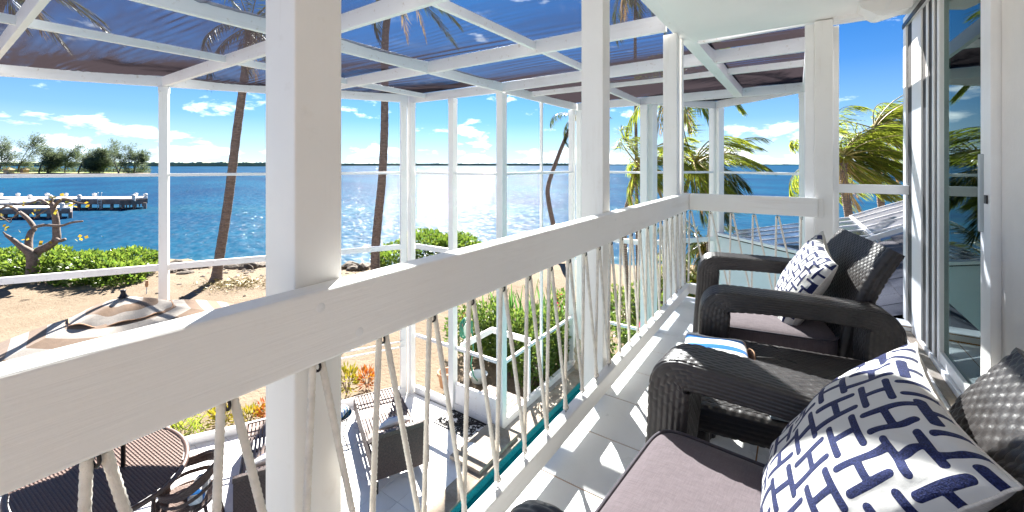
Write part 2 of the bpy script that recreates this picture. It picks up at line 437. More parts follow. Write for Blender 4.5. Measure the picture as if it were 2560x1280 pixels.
def m_leaf(name, col, col2, rough=0.45, transl=0.35, emitv=0):
    m, N, out = newmat(name)
    oi = N.n('ShaderNodeNewGeometry'); rnd = oi.outputs['Random Per Island']
    c = N.mix(rnd, col, col2)
    c = N.mix(N.ramp(N.noise(oi.outputs['Position'], 0.9, 3), [(0.35, 0.0), (0.7, 0.45)]), c, tuple(x * 0.5 for x in col))
    b = bsdf(N, None, c, rough, spec=0.45)
    t = N.n('ShaderNodeBsdfTranslucent')
    hs = N.n('ShaderNodeHueSaturation'); N.l(c, hs.inputs['Color']); hs.inputs['Value'].default_value = 2.3; hs.inputs['Hue'].default_value = 0.485
    N.l(hs.outputs[0], t.inputs[0])
    mx = N.n('ShaderNodeMixShader'); mx.inputs[0].default_value = transl
    N.l(b.outputs[0], mx.inputs[1]); N.l(t.outputs[0], mx.inputs[2]); N.l(mx.outputs[0], out.inputs[0])
    return m
M['hedge'] = m_leaf('seagrape_leaf', (0.055, 0.125, 0.016), (0.15, 0.215, 0.03))
M['shrub'] = m_leaf('shrub_leaf', (0.04, 0.095, 0.018), (0.13, 0.19, 0.03))
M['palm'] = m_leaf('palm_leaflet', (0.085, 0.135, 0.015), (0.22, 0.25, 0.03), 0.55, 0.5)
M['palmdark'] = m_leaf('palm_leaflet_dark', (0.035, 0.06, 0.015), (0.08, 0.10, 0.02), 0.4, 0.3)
M['palmdry'] = m_leaf('dry_frond', (0.30, 0.20, 0.09), (0.40, 0.30, 0.10), 0.7, 0.3)
M['rachis'] = m_simple('frond_stalk', (0.28, 0.22, 0.06), 0.5, 0.3, 5)
M['snake'] = m_leaf('sword_leaf', (0.035, 0.12, 0.03), (0.08, 0.20, 0.04))
M['croton'] = m_leaf('croton_leaf', (0.26, 0.06, 0.01), (0.30, 0.16, 0.01))
M['crotony'] = m_leaf('croton_leaf_yellow', (0.14, 0.15, 0.012), (0.26, 0.21, 0.015))
M['yleaf'] = m_leaf('autumn_leaf', (0.40, 0.26, 0.02), (0.18, 0.20, 0.02))
M['casu'] = m_leaf('casuarina_needles', (0.055, 0.085, 0.045), (0.12, 0.145, 0.075), 0.7, 0.3)
M['casutrunk'] = m_simple('casuarina_bark', (0.075, 0.062, 0.050), 0.9, 0.3, 1)

m, N, out = newmat('palm_bark'); co = objco(N)
rg = N.n('ShaderNodeTexWave'); rg.wave_type = 'BANDS'; rg.bands_direction = 'Z'; rg.inputs['Scale'].default_value = 5.5
rg.inputs['Distortion'].default_value = 2.0; rg.inputs['Detail'].default_value = 3; N.l(co, rg.inputs[0])
n_ = N.noise(N.mapping(co, (6, 6, 14)), 1.0, 5, 0.7)
c = N.mix(N.ramp(n_, [(0.3, 0.0), (0.7, 1.0)]), (0.15, 0.108, 0.085), (0.32, 0.245, 0.205))
c = N.mix(N.math('MULTIPLY', rg.outputs[0], 0.35), c, (0.09, 0.065, 0.05))
b = bsdf(N, out, c, 0.9); bump(N, b, N.math('ADD', n_, rg.outputs[0]), 0.7, 0.03)
M['bark'] = m
M['twig'] = m_stone('seagrape_bark', (0.12, 0.085, 0.065), (0.24, 0.185, 0.15), 9, 0.5)
M['rope'] = m_simple('cotton_rope', (0.80, 0.74, 0.65), 0.9, 0.12, 40, 0.4, 500)
M['concrete'] = m_simple('dock_concrete', (0.62, 0.60, 0.57), 0.8, 0.1, 1.0)
M['dockwood'] = m_simple('dock_side_timber', (0.20, 0.155, 0.135), 0.85, 0.4, 1.2, 0.4, 8)
M['deckwood'] = m_simple('grey_deck_board', (0.26, 0.225, 0.20), 0.85, 0.25, 10, 0.4, 60)
M['hose'] = m_simple('green_hose', (0.02, 0.19, 0.12), 0.35, 0.1, 10)
M['rubber'] = m_simple('black_rubber', (0.018, 0.016, 0.016), 0.6, 0.2, 20)
M['terracotta'] = m_simple('terracotta', (0.45, 0.25, 0.14), 0.8, 0.15, 10)
M['plastic'] = m_simple('pale_plastic', (0.45, 0.50, 0.52), 0.4, 0.05, 5)
M['shore'] = m_simple('mangrove_far', (0.23, 0.28, 0.17), 0.95, 0.25, 0.01)
M['grass'] = m_simple('far_lawn', (0.20, 0.26, 0.06), 0.95, 0.3, 0.05)
M['hut'] = m_simple('hut_wall', (0.50, 0.38, 0.26), 0.9, 0.15, 1)
M['ply'] = m_simple('wall_panel', (0.66, 0.71, 0.72), 0.55, 0.05, 2)

m, N, out = newmat('door_glass')
g = N.n('ShaderNodeBsdfGlossy'); g.inputs['Roughness'].default_value = 0.01; g.inputs[0].default_value = (0.80, 0.95, 0.92, 1)
t = N.n('ShaderNodeBsdfTransparent'); t.inputs[0].default_value = (0.35, 0.52, 0.50, 1)
mx = N.n('ShaderNodeMixShader'); fr = N.n('ShaderNodeFresnel'); fr.inputs[0].default_value = 1.38
N.l(fr.outputs[0], mx.inputs[0]); N.l(t.outputs[0], mx.inputs[1]); N.l(g.outputs[0], mx.inputs[2]); N.l(mx.outputs[0], out.inputs[0])
M['glass'] = m
m, N, out = newmat('smoked_acrylic')
g = N.n('ShaderNodeBsdfGlossy'); g.inputs['Roughness'].default_value = 0.05; g.inputs[0].default_value = (0.8, 0.8, 0.8, 1)
t = N.n('ShaderNodeBsdfTransparent'); t.inputs[0].default_value = (0.80, 0.80, 0.74, 1)
mx = N.n('ShaderNodeMixShader'); mx.inputs[0].default_value = 0.14
N.l(t.outputs[0], mx.inputs[1]); N.l(g.outputs[0], mx.inputs[2]); N.l(mx.outputs[0], out.inputs[0])
M['acrylic'] = m
M['blind'] = m_simple('vertical_blind', (0.10, 0.17, 0.18), 0.7, 0.1, 3)
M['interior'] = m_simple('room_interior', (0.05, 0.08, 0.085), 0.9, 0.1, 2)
M['roofmetal'] = m_simple('grey_membrane_roof', (0.10, 0.10, 0.115), 0.32, 0.12, 0.7, 0.25, 2.5, metal=0.35)
M['solar'] = m_simple('navy_roof_panel', (0.015, 0.026, 0.055), 0.22, 0.15, 1, spec=0.35)
m, N, out = newmat('asphalt_shingle'); co = N.n('ShaderNodeNewGeometry').outputs['Position']
oi = N.n('ShaderNodeObjectInfo')
n_ = N.noise(co, 2.2, 5, 0.6); n2_ = N.noise(co, 120, 3, 0.7)
c = N.mix(N.ramp(n_, [(0.35, 0.0), (0.65, 1.0)]), (0.028, 0.028, 0.037), (0.055, 0.053, 0.064))
c = N.mix(N.ramp(n2_, [(0.35, 0.5), (0.6, 0.0)]), c, (0.06, 0.06, 0.075))
hs = N.n('ShaderNodeHueSaturation'); N.l(c, hs.inputs['Color']); N.l(N.math('ADD', N.math('MULTIPLY', oi.outputs['Random'], 0.5), 0.75), hs.inputs['Value'])
b = bsdf(N, out, hs.outputs[0], 0.9); bump(N, b, n2_, 0.5, 0.006)
M['shingle'] = m
# ================================================================== balcony
XI, XO, YE = -0.742, -0.800, 3.683
LOW = -2.79
fl = MB(); fl.box(-0.800, 0.86, -1.6, 3.84, -0.26, -0.006)
floor = fl.build('balcony_floor', M['grout']); tag(floor, kind='structure')
tme = MB(); tme.box(0, 0.3048, 0, 0.3048, -0.012, 0.0); tob = tme.build('tile', M['tile'], link=False)
bevel(tob, 0.0015, 1)
rt = MB(); rt.box(-0.799, 0.86, -1.6, 3.84, -0.0058, -0.0022)
tag(rt.build('grout_line', M['rust'], floor))
def add_tile(mesh, parent, x, y, sx=1.0, z=0.0, sy=1.0):
    return inst('tile', mesh, parent, (x, y, z), (0, 0, 0), (sx, sy, 1))
for j in range(-5, 8):
    y0 = 1.344 + 0.3104 * j + 0.002
    if y0 + .3064 > 3.84: sy = (3.84 - y0) / .3064
    else: sy = 1.0
    if sy < 0.1: continue
    for i in range(1, 5):
        x0 = -0.750 + 0.3104 * i
        add_tile(tob.data, floor, x0 + 0.002, y0, 1.0, 0.0, sy)
    add_tile(tob.data, floor, -0.799, y0, 1.166, 0.0, sy)

cl_ = MB(); cl_.box(-0.744, 1.6, -1.6, 3.81, 2.20, 2.55)
tag(bevel(cl_.build('balcony_ceiling', M['ceiling']), 0.004), kind='structure')
ev = MB(); ev.box(0.12, 2.2, -1.6, 4.9, 2.62, 2.76); tag(ev.build('unseen_shade_slab', M['ceiling']), kind='structure')  # unseen slab added above the header to keep sun off the door jamb

# columns
def column(x0, x1, y0, y1, z0, z1, label, cat='column'):
    m_ = MB(); m_.box(x0, x1, y0, y1, z0, z1)
    o = m_.build('porch_column', M['post']); bevel(o, 0.004, 2)
    return tag(o, label, cat, 'square white columns of the balcony')
column(-0.92, -0.802, 0.422, 0.524, LOW, 2.214, 'widest square white column, nearest the camera, rising behind the thick rail')
column(-0.92, -0.802, 1.970, 2.067, LOW, 2.214, 'second white column along the rail, midway between nearest column and corner')
column(-0.91, -0.802, 3.523, 3.627, LOW, 2.214, 'white column just before the corner of the two rails')
column(0.106, 0.214, 3.742, 3.860, LOW, 2.19, 'white column at the end rail, left of the open gap with palms')
m_ = MB(); m_.box(-0.89, -0.802, 3.700, 3.775, LOW, 2.214)
tag(bevel(m_.build('corner_post', M['post']), 0.003), 'slim white post squeezed against the railing corner', 'post')

# railing: two boards and a zigzag of rope between them
rail = thing('rope_railing', 'white timber balcony railing laced with zigzag cotton rope', 'railing', (0, 0, 0))
def board(name, x0, x1, y0, y1, z0, z1, mat, w=0.006):
    m_ = MB()
    # cut lengthwise so the grain relief and bevel behave on long boards
    m_.box(x0, x1, y0, y1, z0, z1)
    return bevel(m_.build(name, mat, rail), w, 3)
board('top_rail', XO, XI, -1.6, YE + 0.055, 0.767, 0.905, M['rail'])
board('bottom_rail', -0.790, XI, -1.6, YE + 0.055, 0.065, 0.142, M['rail'])
board('top_rail', XI + 0.001, 0.124, YE, YE + 0.050, 0.767, 0.904, M['railx'], 0.004)
board('bottom_rail', XI + 0.001, 0.104, YE, YE + 0.045, 0.070, 0.150, M['railx'], 0.004)
m_ = MB(); m_.box(0.1245, 0.156, YE + 0.028, YE + 0.057, 0.762, 0.904); bevel(m_.build('end_cleat', M['railx'], rail), 0.003)
m_ = MB()
for y_, z_ in ((0.44, 0.874), (0.525, 0.80), (1.99, 0.872), (2.05, 0.80)):   # filled screw heads
    m_ = MB(); m_.lathe([(0.0, 0.0012), (0.007, 0.001), (0.009, 0.0)], n=14)
    v = m_.v[-1]; m_.v[-1] = np.stack([np.full(len(v), XI) + v[:, 2], y_ + v[:, 0], z_ + v[:, 1]], 1)
    m_.build('screw_plug', M['trim'], rail, smooth=True)

def rope_mesh(length, r=0.0068):
    """three-strand twisted rope along -Z from the origin"""
    n, rings = 12, int(length / 0.0042)
    t = np.linspace(0, length, rings); a = np.linspace(0, 2 * PI, n, endpoint=False)
    T, A = np.meshgrid(t, a, indexing='ij')
    tw = T * (2 * PI / 0.034)
    rr = r * (0.76 + 0.30 * np.abs(np.cos(1.5 * (A - tw))) ** 0.6)
    P = np.stack([rr * np.cos(A), rr * np.sin(A), -T], -1)
    mb = MB(); mb.grid(P, 0, True); return mb
ZT, ZB = 0.757, 0.160
def rope_between(me, L0, p, q, parent):
    p, q = Vector(p), Vector(q); d = q - p
    o = bpy.data.objects.new('rope', me); C.objects.link(o); o.parent = parent
    o.location = p; o.rotation_euler = (-d).to_track_quat('Z', 'Y').to_euler(); o.scale = (1, 1, d.length / L0)
    return o
rm1 = rope_mesh(0.572).build('rope', M['rope'], link=False, smooth=True).data
rm2 = rope_mesh(0.590).build('rope', M['rope'], link=False, smooth=True).data
hk = MB()
ring = [(0.010 * math.cos(a), 0, 0.010 * math.sin(a)) for a in np.linspace(-PI * .95, PI * .75, 12)]
hk.tube(ring, 0.0026, 6); hk.tube([(0, 0, 0.010), (0, 0, 0.026)], 0.0026, 6)
hme = hk.build('hook', M['steel'], link=False, smooth=True).data
hme_d = hme.copy(); hme_d.materials.clear(); hme_d.materials.append(M['dark_metal'])
rngr = random.Random(4)
xc = (XI + XO) / 2
k0 = -9
for k in range(k0, 24):
    yt = 0.140 + 0.1545 * k
    if yt > 3.70: break
    j1, j2 = rngr.uniform(-.006, .006), rngr.uniform(-.006, .006)
    inst('hook', hme_d, rail, (xc, yt, 0.752), (0, 0, 0.3 * rngr.uniform(-1, 1)))
    inst('hook', hme, rail, (xc, yt - 0.024, 0.162), (PI, 0, rngr.uniform(-.6, .6)))
    rope_between(rm1, 0.572, (xc, yt - 0.008, ZT), (xc, yt - 0.024 - 0.006 + j1, ZB), rail)
    if yt + 0.13 < 3.70:
        rope_between(rm2, 0.590, (xc, yt + 0.010, ZT), (xc, yt + 0.1305 - 0.006 + 0.008 + j2, ZB), rail)
yc = YE + 0.026
for k in range(0, 6):
    xt = -0.735 + 0.1535 * k
    inst('hook', hme_d, rail, (xt, yc, 0.752), (0, 0, PI / 2))
    inst('hook', hme, rail, (xt - 0.012, yc, 0.164), (PI, 0, PI / 2))
    rope_between(rm1, 0.572, (xt - 0.006, yc, ZT), (xt - 0.016, yc, ZB), rail)
    if k < 5: rope_between(rm2, 0.590, (xt + 0.008, yc, ZT), (xt + 0.128, yc, ZB), rail)

# right-hand opening: sill, mid rail, header
m_ = MB(); m_.box(0.2145, 0.80, 3.842, 3.985, -0.25, 0.052)
s_ = bevel(m_.build('balcony_kerb', M['trim']), 0.004); tag(s_, kind='structure')
m_ = MB(); m_.box(0.2145, 0.80, 3.8395, 3.8415, -0.005, 0.004); m_.box(0.2145, 0.80, 3.841, 3.8418, 0.040, 0.045); m_.build('rust_stain', M['rust'], s_)
op = thing('opening_frame', 'white screen-frame around the gap beside the sliding door, one crossbar', 'frame', (0, 0, 0))
for a in ((0.216, 0.80, 3.93, 3.962, 0.936, 1.000, 'crossbar'), (0.216, 0.256, 3.87, 3.93, 0.053, 2.17, 'side_post'), (0.216, 0.80, 3.745, 3.86, 2.172, 2.6, 'header'),
          (0.05, 0.1055, 3.80, 3.84, -0.25, 2.19, 'side_post')):
    m_ = MB(); m_.box(*a[:6]); bevel(m_.build(a[6], M['trim'], op), 0.003)
# folded white vinyl bag tied up under the ceiling corner
m_ = MB()
Yb = 3.50
prof = [(0.335, 2.42), (0.335, 2.185), (0.345, 2.160), (0.390, 2.128), (0.430, 2.100), (0.455, 2.093), (0.520, 2.105), (0.585, 2.118), (0.612, 2.16), (0.615, 2.42)]
P = np.array([[(x_, Yb + 0.012 * math.sin(x_ * 60 + z_ * 30) + t_ * 0.34, z_ + (0.05 * t_ if z_ < 2.3 else 0)) for x_, z_ in prof] for t_ in (0, 0.06, 0.4, 1.0)])
m_.grid(P); m_.add([tuple(P[0, i]) for i in range(len(prof))], [tuple(range(len(prof)))])
o_ = m_.build('rolled_curtain', M['ceiling'], smooth=False); tag(o_, 'bundled white vinyl curtain tied under the ceiling above the palm gap', 'curtain')
m_ = MB(); m_.add([(0.468, Yb - 0.012, 2.12), (0.50, Yb - 0.012, 2.19), (0.52, Yb - 0.012, 2.19), (0.535, Yb - 0.012, 2.42), (0.50, Yb - 0.012, 2.42), (0.455, Yb - 0.014, 2.13)], [(0, 1, 2, 3, 4, 5)])
m_.build('fold', M['trim'], o_)

# ------------------------------------------------------------------ house wall and sliding door
wall = MB(); wall.box(0.700, 0.86, -1.6, 2.455, -0.3, 2.2)
wl = wall.build('house_wall', M['siding']); tag(wl, kind='structure')
y_ = 2.452
for k in range(26):
    wdt = 0.155 if k % 2 == 0 else 0.155
    m_ = MB(); m_.box(0.668 - (0.012 if k % 2 else 0), 0.699, y_ - wdt + 0.009, y_, 0.0, 2.198)
    bevel(m_.build('siding_board', M['siding'], wl), 0.003); y_ -= wdt
door = thing('sliding_door', 'white framed glass sliding door at the right, blinds behind it', 'door', (0, 0, 0))
def dbox(name, a, mat, w=0.003, par=None): 
    q_ = MB(); q_.box(*a); return bevel(q_.build(name, mat, par or door), w)
dbox('jamb', (0.640, 0.76, 2.456, 2.530, 0.0, 2.12), M['trim'])
stile = dbox('stile', (0.652, 0.70, 2.532, 2.615, 0.045, 2.09), M['trim'])
dbox('handle', (0.636, 0.651, 2.560, 2.585, 0.86, 1.19), M['plastic'], 0.004, stile)
dbox('latch', (0.634, 0.6395, 2.480, 2.505, 0.985, 1.02), M['dark_metal'], 0.001)
for (a, b_, x0_, mt) in ((3.245, 3.290, .652, 'trim'), (3.292, 3.335, .655, 'rubber'), (3.337, 3.375, .648, 'trim'), (3.377, 3.455, .650, 'rubber'), (3.457, 3.50, .646, 'trim'),
                         (3.502, 3.585, .648, 'rubber'), (3.587, 3.84, .640, 'trim'), (3.842, 3.965, .6415, 'rubber'), (3.967, 4.05, .630, 'trim')):
    dbox('track_post', (x0_, 0.76, a, b_, 0.045, 2.12), M[mt])
dbox('outer_track', (0.640, 0.700, 2.456, 4.05, 0.0, 0.044), M['trim'])
dbox('threshold', (0.596, 0.6385, 2.30, 4.05, 0.0, 0.016), M['coping'])
dbox('head', (0.630, 0.80, 2.456, 4.05, 2.122, 2.199), M['trim'])
dbox('head_channel', (0.624, 0.6298, 2.456, 4.05, 2.118, 2.150), M['dark_metal'], 0.001)
dbox('bottom_rail', (0.655, 0.695, 2.616, 3.244, 0.046, 0.105), M['trim'])
m_ = MB(); m_.box(0.672, 0.677, 2.616, 3.244, 0.106, 2.09); m_.build('glass', M['glass'], door)
for k in range(9):
    m_ = MB(); m_.beam((0.90, 2.60 + k * 0.085, 0.04), (0.90, 2.60 + k * 0.085, 2.1), 0.004, 0.080, (0.45, 0.89, 0)); m_.build('blind_slat', M['blind'], door)
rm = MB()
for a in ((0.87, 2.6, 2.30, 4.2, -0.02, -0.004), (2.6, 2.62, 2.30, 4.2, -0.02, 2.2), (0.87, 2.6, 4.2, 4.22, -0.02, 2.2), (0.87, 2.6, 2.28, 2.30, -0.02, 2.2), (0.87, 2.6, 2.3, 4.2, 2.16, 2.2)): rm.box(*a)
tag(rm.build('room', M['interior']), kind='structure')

# ================================================================== screen enclosure over the patio
enc = thing('screen_enclosure', 'white timber pool enclosure roofed with dark shade cloth', 'pergola', (0, 0, 0))
ZR = 2.216
def post(x, y, rz=0.0, w=0.095, z0=LOW, z1=ZR):
    q_ = MB(); q_.box(-w / 2, w / 2, -w / 2, w / 2, z0, z1)
    o = bevel(q_.build('post', M['post'], enc), 0.003); o.location = (x, y, 0); o.rotation_euler = (0, 0, rz); return o
a1 = -math.atan2(1.63, 2.9)
A_, B_, C_, D_, E_, F_, G_ = (-7.17, 1.98), (-5.54, 4.88), (-3.65, 5.03), (-3.60, 7.46), (-2.19, 7.46), (-1.27, 8.74), (0.10, 7.48)
for (x, y, r, w) in ((A_[0], A_[1], a1, .10), (-5.60, 4.83, a1, .10), (-5.495, 4.915, 0, .10), (-4.58, 4.97, 0, .105), (C_[0], C_[1], 0, .115), (-3.63, 6.17, 0, .042),
                     (-3.655, 7.40, 0, .10), (-3.545, 7.51, 0, .10), (-2.25, 7.46, 0, .12), (-2.13, 7.55, a1, .11), (-1.32, 8.70, a1, .10), (-1.20, 8.69, R(42), .10), (0.095, 7.50, R(42), .10),
                     (-8.80, -0.92, a1, .10)):
    post(x, y, r, w)
    q_ = MB(); q_.box(-w / 2 - .004, w / 2 + .004, -w / 2 - .004, w / 2 + .004, ZR - 0.085, ZR - 0.001)
    o = bevel(q_.build('post_cap', M['beam'], enc), 0.002); o.location = (x, y, 0); o.rotation_euler = (0, 0, r)
def beam(name, p, q, zbot, h, w, mat='beam'):
    m_ = MB(); L_ = (Vector(q) - Vector(p)).length
    m_.box(0, L_, -w / 2, w / 2, 0, h)
    o = bevel(m_.build(name, M[mat], enc), 0.003); o.location = (p[0], p[1], zbot)
    o.rotation_euler = (0, 0, math.atan2(q[1] - p[1], q[0] - p[0])); return o
W0 = (-9.30, -1.81)
for p, q in ((W0, B_), ((-5.60, 4.945), (-3.60, 4.975)), ((-3.62, 5.05), (-3.60, 7.50)), ((-3.55, 7.46), (-2.2, 7.46)), (E_, F_), (F_, G_)):
    beam('perimeter_beam', p, q, ZR, 0.14, 0.045)
def xl(Y): return -5.54 + (Y - 4.88) * (1.63 / 2.9)
for Y in (0.50, 1.975, 3.45): beam('cross_beam', (xl(Y), Y), (-0.865, Y), ZR + 0.001, 0.135, 0.042)
beam('cross_beam', (-3.60, 4.945), (0.08, 4.80), ZR + 0.001, 0.135, 0.042)
beam('cross_beam', (-2.2, 7.43), (0.08, 7.43), ZR + 0.001, 0.135, 0.042)
beam('cross_beam', (-3.60, 5.80), (0.08, 5.77), ZR + 0.05, 0.075, 0.038)
beam('cross_beam', (-0.74, 3.98), (0.08, 3.90), ZR + 0.001, 0.10, 0.042)
beam('long_beam', (-3.58, -1.2), (-3.58, 4.95), ZR + 0.003, 0.13, 0.042)
beam('long_beam', (-0.805, -1.6), (-0.76, 7.43), ZR + 0.003, 0.15, 0.115)
beam('long_beam', (0.09, 3.86), (0.09, 7.46), ZR + 0.003, 0.13, 0.042)
beam('long_beam', (-2.10, -1.2), (-2.10, 4.95), ZR + 0.045, 0.075, 0.038)
beam('long_beam', (-2.28, 4.95), (-2.33, 7.43), ZR + 0.003, 0.10, 0.042)
beam('long_beam', (-5.15, -1.2), (-5.15, 4.90), ZR + 0.045, 0.075, 0.038)
def wall_rails(p, q, lows=(), name='mid_rail'):
    for zb, h, w in ((0.985, 0.040, 0.040), (-0.305, 0.085, 0.045), (LOW + 0.001, 0.11, 0.075)) + tuple(lows):
        beam('sill' if zb < -2.5 else name, p, q, zb, h, w)
e1 = (1.63 / 3.327, 2.9 / 3.327)
wall_rails(W0, (B_[0] - .05 * e1[0], B_[1] - .05 * e1[1]))
wall_rails((-5.43, 4.97), (-4.64, 4.975), ((-1.83, 0.05, 0.04),)); wall_rails((-4.52, 4.975), (-3.71, 4.98), ((-1.83, 0.05, 0.04), (LOW + .112, .32, 0.045)))
wall_rails((-3.63, 5.09), (-3.63, 7.35), ((-1.86, 0.05, 0.04),)); wall_rails((-3.49, 7.50), (-2.31, 7.47), ((-1.86, 0.05, 0.04),))
wall_rails((E_[0] + .03, E_[1] + .09), (F_[0] - .02, F_[1] - .05), ((-1.86, 0.05, 0.04),))
for zb in (0.985,): beam('mid_rail', (F_[0] + .1, F_[1] - .08), (G_[0] - .03, G_[1] + .03), zb, 0.04, 0.04)
for zb in (-1.87, -1.965):
    q_ = MB(); q_.tube([(-5.60 + .02 - 3.0 * e1[0] + .07, 4.80 - 3.0 * e1[1], zb), (-5.60 + .07, 4.80, zb)], 0.013, 8)
    q_.build('grab_bar', M['trim'], enc, smooth=True)
# solid lower panel between the last two posts with its own coping
m_ = MB(); m_.beam((F_[0] + .06, F_[1] - .06, -1.6), (1.2, 6.48, -1.6), 0.03, 2.86); m_.build('lower_panel', M['ply'], enc)
m_ = MB(); m_.beam((F_[0] + .04, F_[1] - .10, -0.155), (1.2, 6.44, -0.155), 0.10, 0.05); bevel(m_.build('panel_coping', M['trim'], enc), 0.004)
m_ = MB(); m_.beam((F_[0] + .05, F_[1] - .085, -0.195), (1.2, 6.455, -0.195), 0.07, 0.018); m_.build('panel_gap', M['dark_metal'], enc)

# shade cloth, one panel per bay, sagging and gathered in folds
def cloth(y0, y1, fl_, fr_, nx, seed, mt='cloth'):
    rng = np.random.RandomState(seed)
    ny = max(24, int((y1 - y0) / 0.022)); Y = np.linspace(y0, y1, ny); S = np.linspace(0, 1, nx)
    YY, SS = np.meshgrid(Y, S, indexing='ij')
    L_ = np.array([fl_(v) for v in Y])[:, None]; Rr = np.array([fr_(v) for v in Y])[:, None]
    X = L_ + (Rr - L_) * SS; T = (YY - y0) / (y1 - y0)
    Z = 2.362 - 0.045 * np.sin(PI * T) * (0.7 + 0.3 * np.sin(X * 2.1 + seed))
    for i in range(9):
        k = rng.uniform(40, 120); a = rng.uniform(-.08, .08) * k; ph = rng.uniform(0, 6)
        env = np.clip(np.sin(X * rng.uniform(.8, 2.2) + rng.uniform(0, 6)), 0, 1) * (np.exp(-((T - rng.choice([0.08, 0.92, 0.5, 0.2])) / 0.16) ** 2))
        Z = Z + 0.0028 * env * np.sin(k * YY + a * X + ph + 0.8 * np.sin(X * 1.7 + i))
    q_ = MB(); q_.grid(np.stack([X, YY, Z], -1)); return q_.build('shade_cloth', M[mt], enc, smooth=True)
cloth(-1.20, 0.50, xl, lambda v: -0.76, 90, 1)
cloth(0.50, 1.975, xl, lambda v: -0.76, 90, 2)
cloth(1.975, 3.45, xl, lambda v: -0.76, 90, 3)
cloth(3.45, 4.945, lambda v: xl(v), lambda v: -0.76, 80, 4)
cloth(3.82, 4.84, lambda v: -0.74, lambda v: 0.10, 24, 8, 'cloth2')
cloth(4.955, 7.45, lambda v: -3.60, lambda v: 0.09, 70, 5, 'cloth2')
cloth(7.46, 8.72, lambda v: E_[0] + (v - 7.46) * .719, lambda v: G_[0] - (v - 7.46) * 1.07, 30, 6, 'cloth2')

# outdoor landing with a knee rail beyond the patio door
land = thing('door_landing', 'small grey board landing boxed by a white knee rail outside the corner door', 'deck', (-4.05, 5.4, LOW))
for k in range(8):
    m_ = MB(); m_.box(-0.42 + k * 0.102, -0.42 + k * 0.102 + 0.094, -0.36, 0.40, 0.02, 0.05); bevel(m_.build('deck_board', M['deckwood'], land), 0.003)
for (p, q) in (((-4.46, 5.03), (-4.46, 5.86)), ((-4.46, 5.86), (-3.68, 5.86))):
    m_ = MB(); m_.beam((p[0] + 4.05, p[1] - 5.4, 1.00), (q[0] + 4.05, q[1] - 5.4, 1.00), 0.03, 0.10); bevel(m_.build('knee_rail', M['trim'], land), 0.003)
m_ = MB(); m_.box(0.34, 0.385, 0.43, 0.475, 0, 1.05); bevel(m_.build('leg', M['trim'], land), 0.003)

# ================================================================== patio, coping, pool
pat = MB()
poly = [(-9.6, -2.3), (-3.26, -2.3), (-3.26, 7.45), (-3.68, 7.45), (-3.70, 5.03), (-5.52, 4.98)]
pat.add([(x, y, LOW - .006) for x, y in poly] + [(x, y, LOW - .3) for x, y in poly], [tuple(range(6))] + [(i, i + 6, (i + 1) % 6 + 6, (i + 1) % 6) for i in range(6)])
po = pat.build('patio', M['grout']); tag(po, kind='structure')
def clip(pl_, a, b, c):   # keep a x + b y <= c
    outp = []
    for i in range(len(pl_)):
        p, q = pl_[i], pl_[(i + 1) % len(pl_)]; dp = a * p[0] + b * p[1] - c; dq = a * q[0] + b * q[1] - c
        if dp <= 0: outp.append(p)
        if (dp < 0) != (dq < 0) and dp != dq:
            t = dp / (dp - dq); outp.append((p[0] + (q[0] - p[0]) * t, p[1] + (q[1] - p[1]) * t))
    return outp
ts = 0.32; nx_ = -2.9 / 3.327; ny_ = 1.63 / 3.327
cc = nx_ * -5.50 + ny_ * 4.90
full = MB(); full.box(0, ts - .004, 0, ts - .004, -0.012, 0.0); fullo = bevel(full.build('tile', M['ptile'], link=False), 0.001, 1)
ntile = 0
for i in range(0, 19):
    for j in range(0, 22):
        x0 = -3.524 - (i + 1) * ts + 0.01; y0 = -1.9 + j * ts
        pl_ = [(x0, y0), (x0 + ts - .004, y0), (x0 + ts - .004, y0 + ts - .004), (x0, y0 + ts - .004)]
        c_ = clip(clip(pl_, nx_, ny_, cc), 0, 1, 4.92)
        if len(c_) < 3 or y0 < -0.3 and x0 > -5.0: continue
        ntile += 1
        if len(c_) == 4 and abs(c_[0][0] - pl_[0][0]) < 1e-6 and c_[2] == pl_[2]:
            inst('tile', fullo.data, po, (x0, y0, LOW))
        else:
            q_ = MB(); n__ = len(c_); q_.add([(x, y, LOW) for x, y in c_], [tuple(range(n__))]); q_.build('tile', M['ptile'], po)
cp = thing('pool_coping', 'beige weathered stone edging between white tiles and teal pool', 'kerb', (0, 0, 0))
y_ = -2.0
while y_ < 7.3:
    m_ = MB(); m_.box(-3.505, -3.235, y_, y_ + 0.748, LOW - 0.004, LOW + 0.022); bevel(m_.build('coping_stone', M['coping'], cp), 0.006); y_ += 0.75
m_ = MB(); m_.box(-3.80, -3.29, 4.06, 4.93, LOW + 0.0235, LOW + 0.075); bevel(m_.build('skimmer_slab', M['coping'], cp), 0.006)
m_ = MB(); m_.lathe([(0, 0.006), (0.085, 0.006), (0.092, 0.003), (0.095, 0.0)], n=32, cx=-3.68, cy=4.34, cz=LOW + 0.0765); lid = m_.build('skimmer_lid', M['trim'], cp, smooth=True)
m_ = MB(); m_.lathe([(0, 0.0012), (0.011, 0.0012), (0.012, 0.0)], n=12, cx=-3.63, cy=4.36, cz=LOW + 0.083); m_.build('finger_hole', M['rubber'], lid)
m_ = MB(); m_.box(-3.262, -3.236, -2.0, 7.4, -3.6, LOW - 0.005); tag(m_.build('pool_wall', M['pooltile']), kind='structure')
m_ = MB(); m_.box(-3.235, 1.6, -2.6, 7.45, -3.30, LOW - 0.10); tag(m_.build('pool_water', M['pool']), kind='structure')
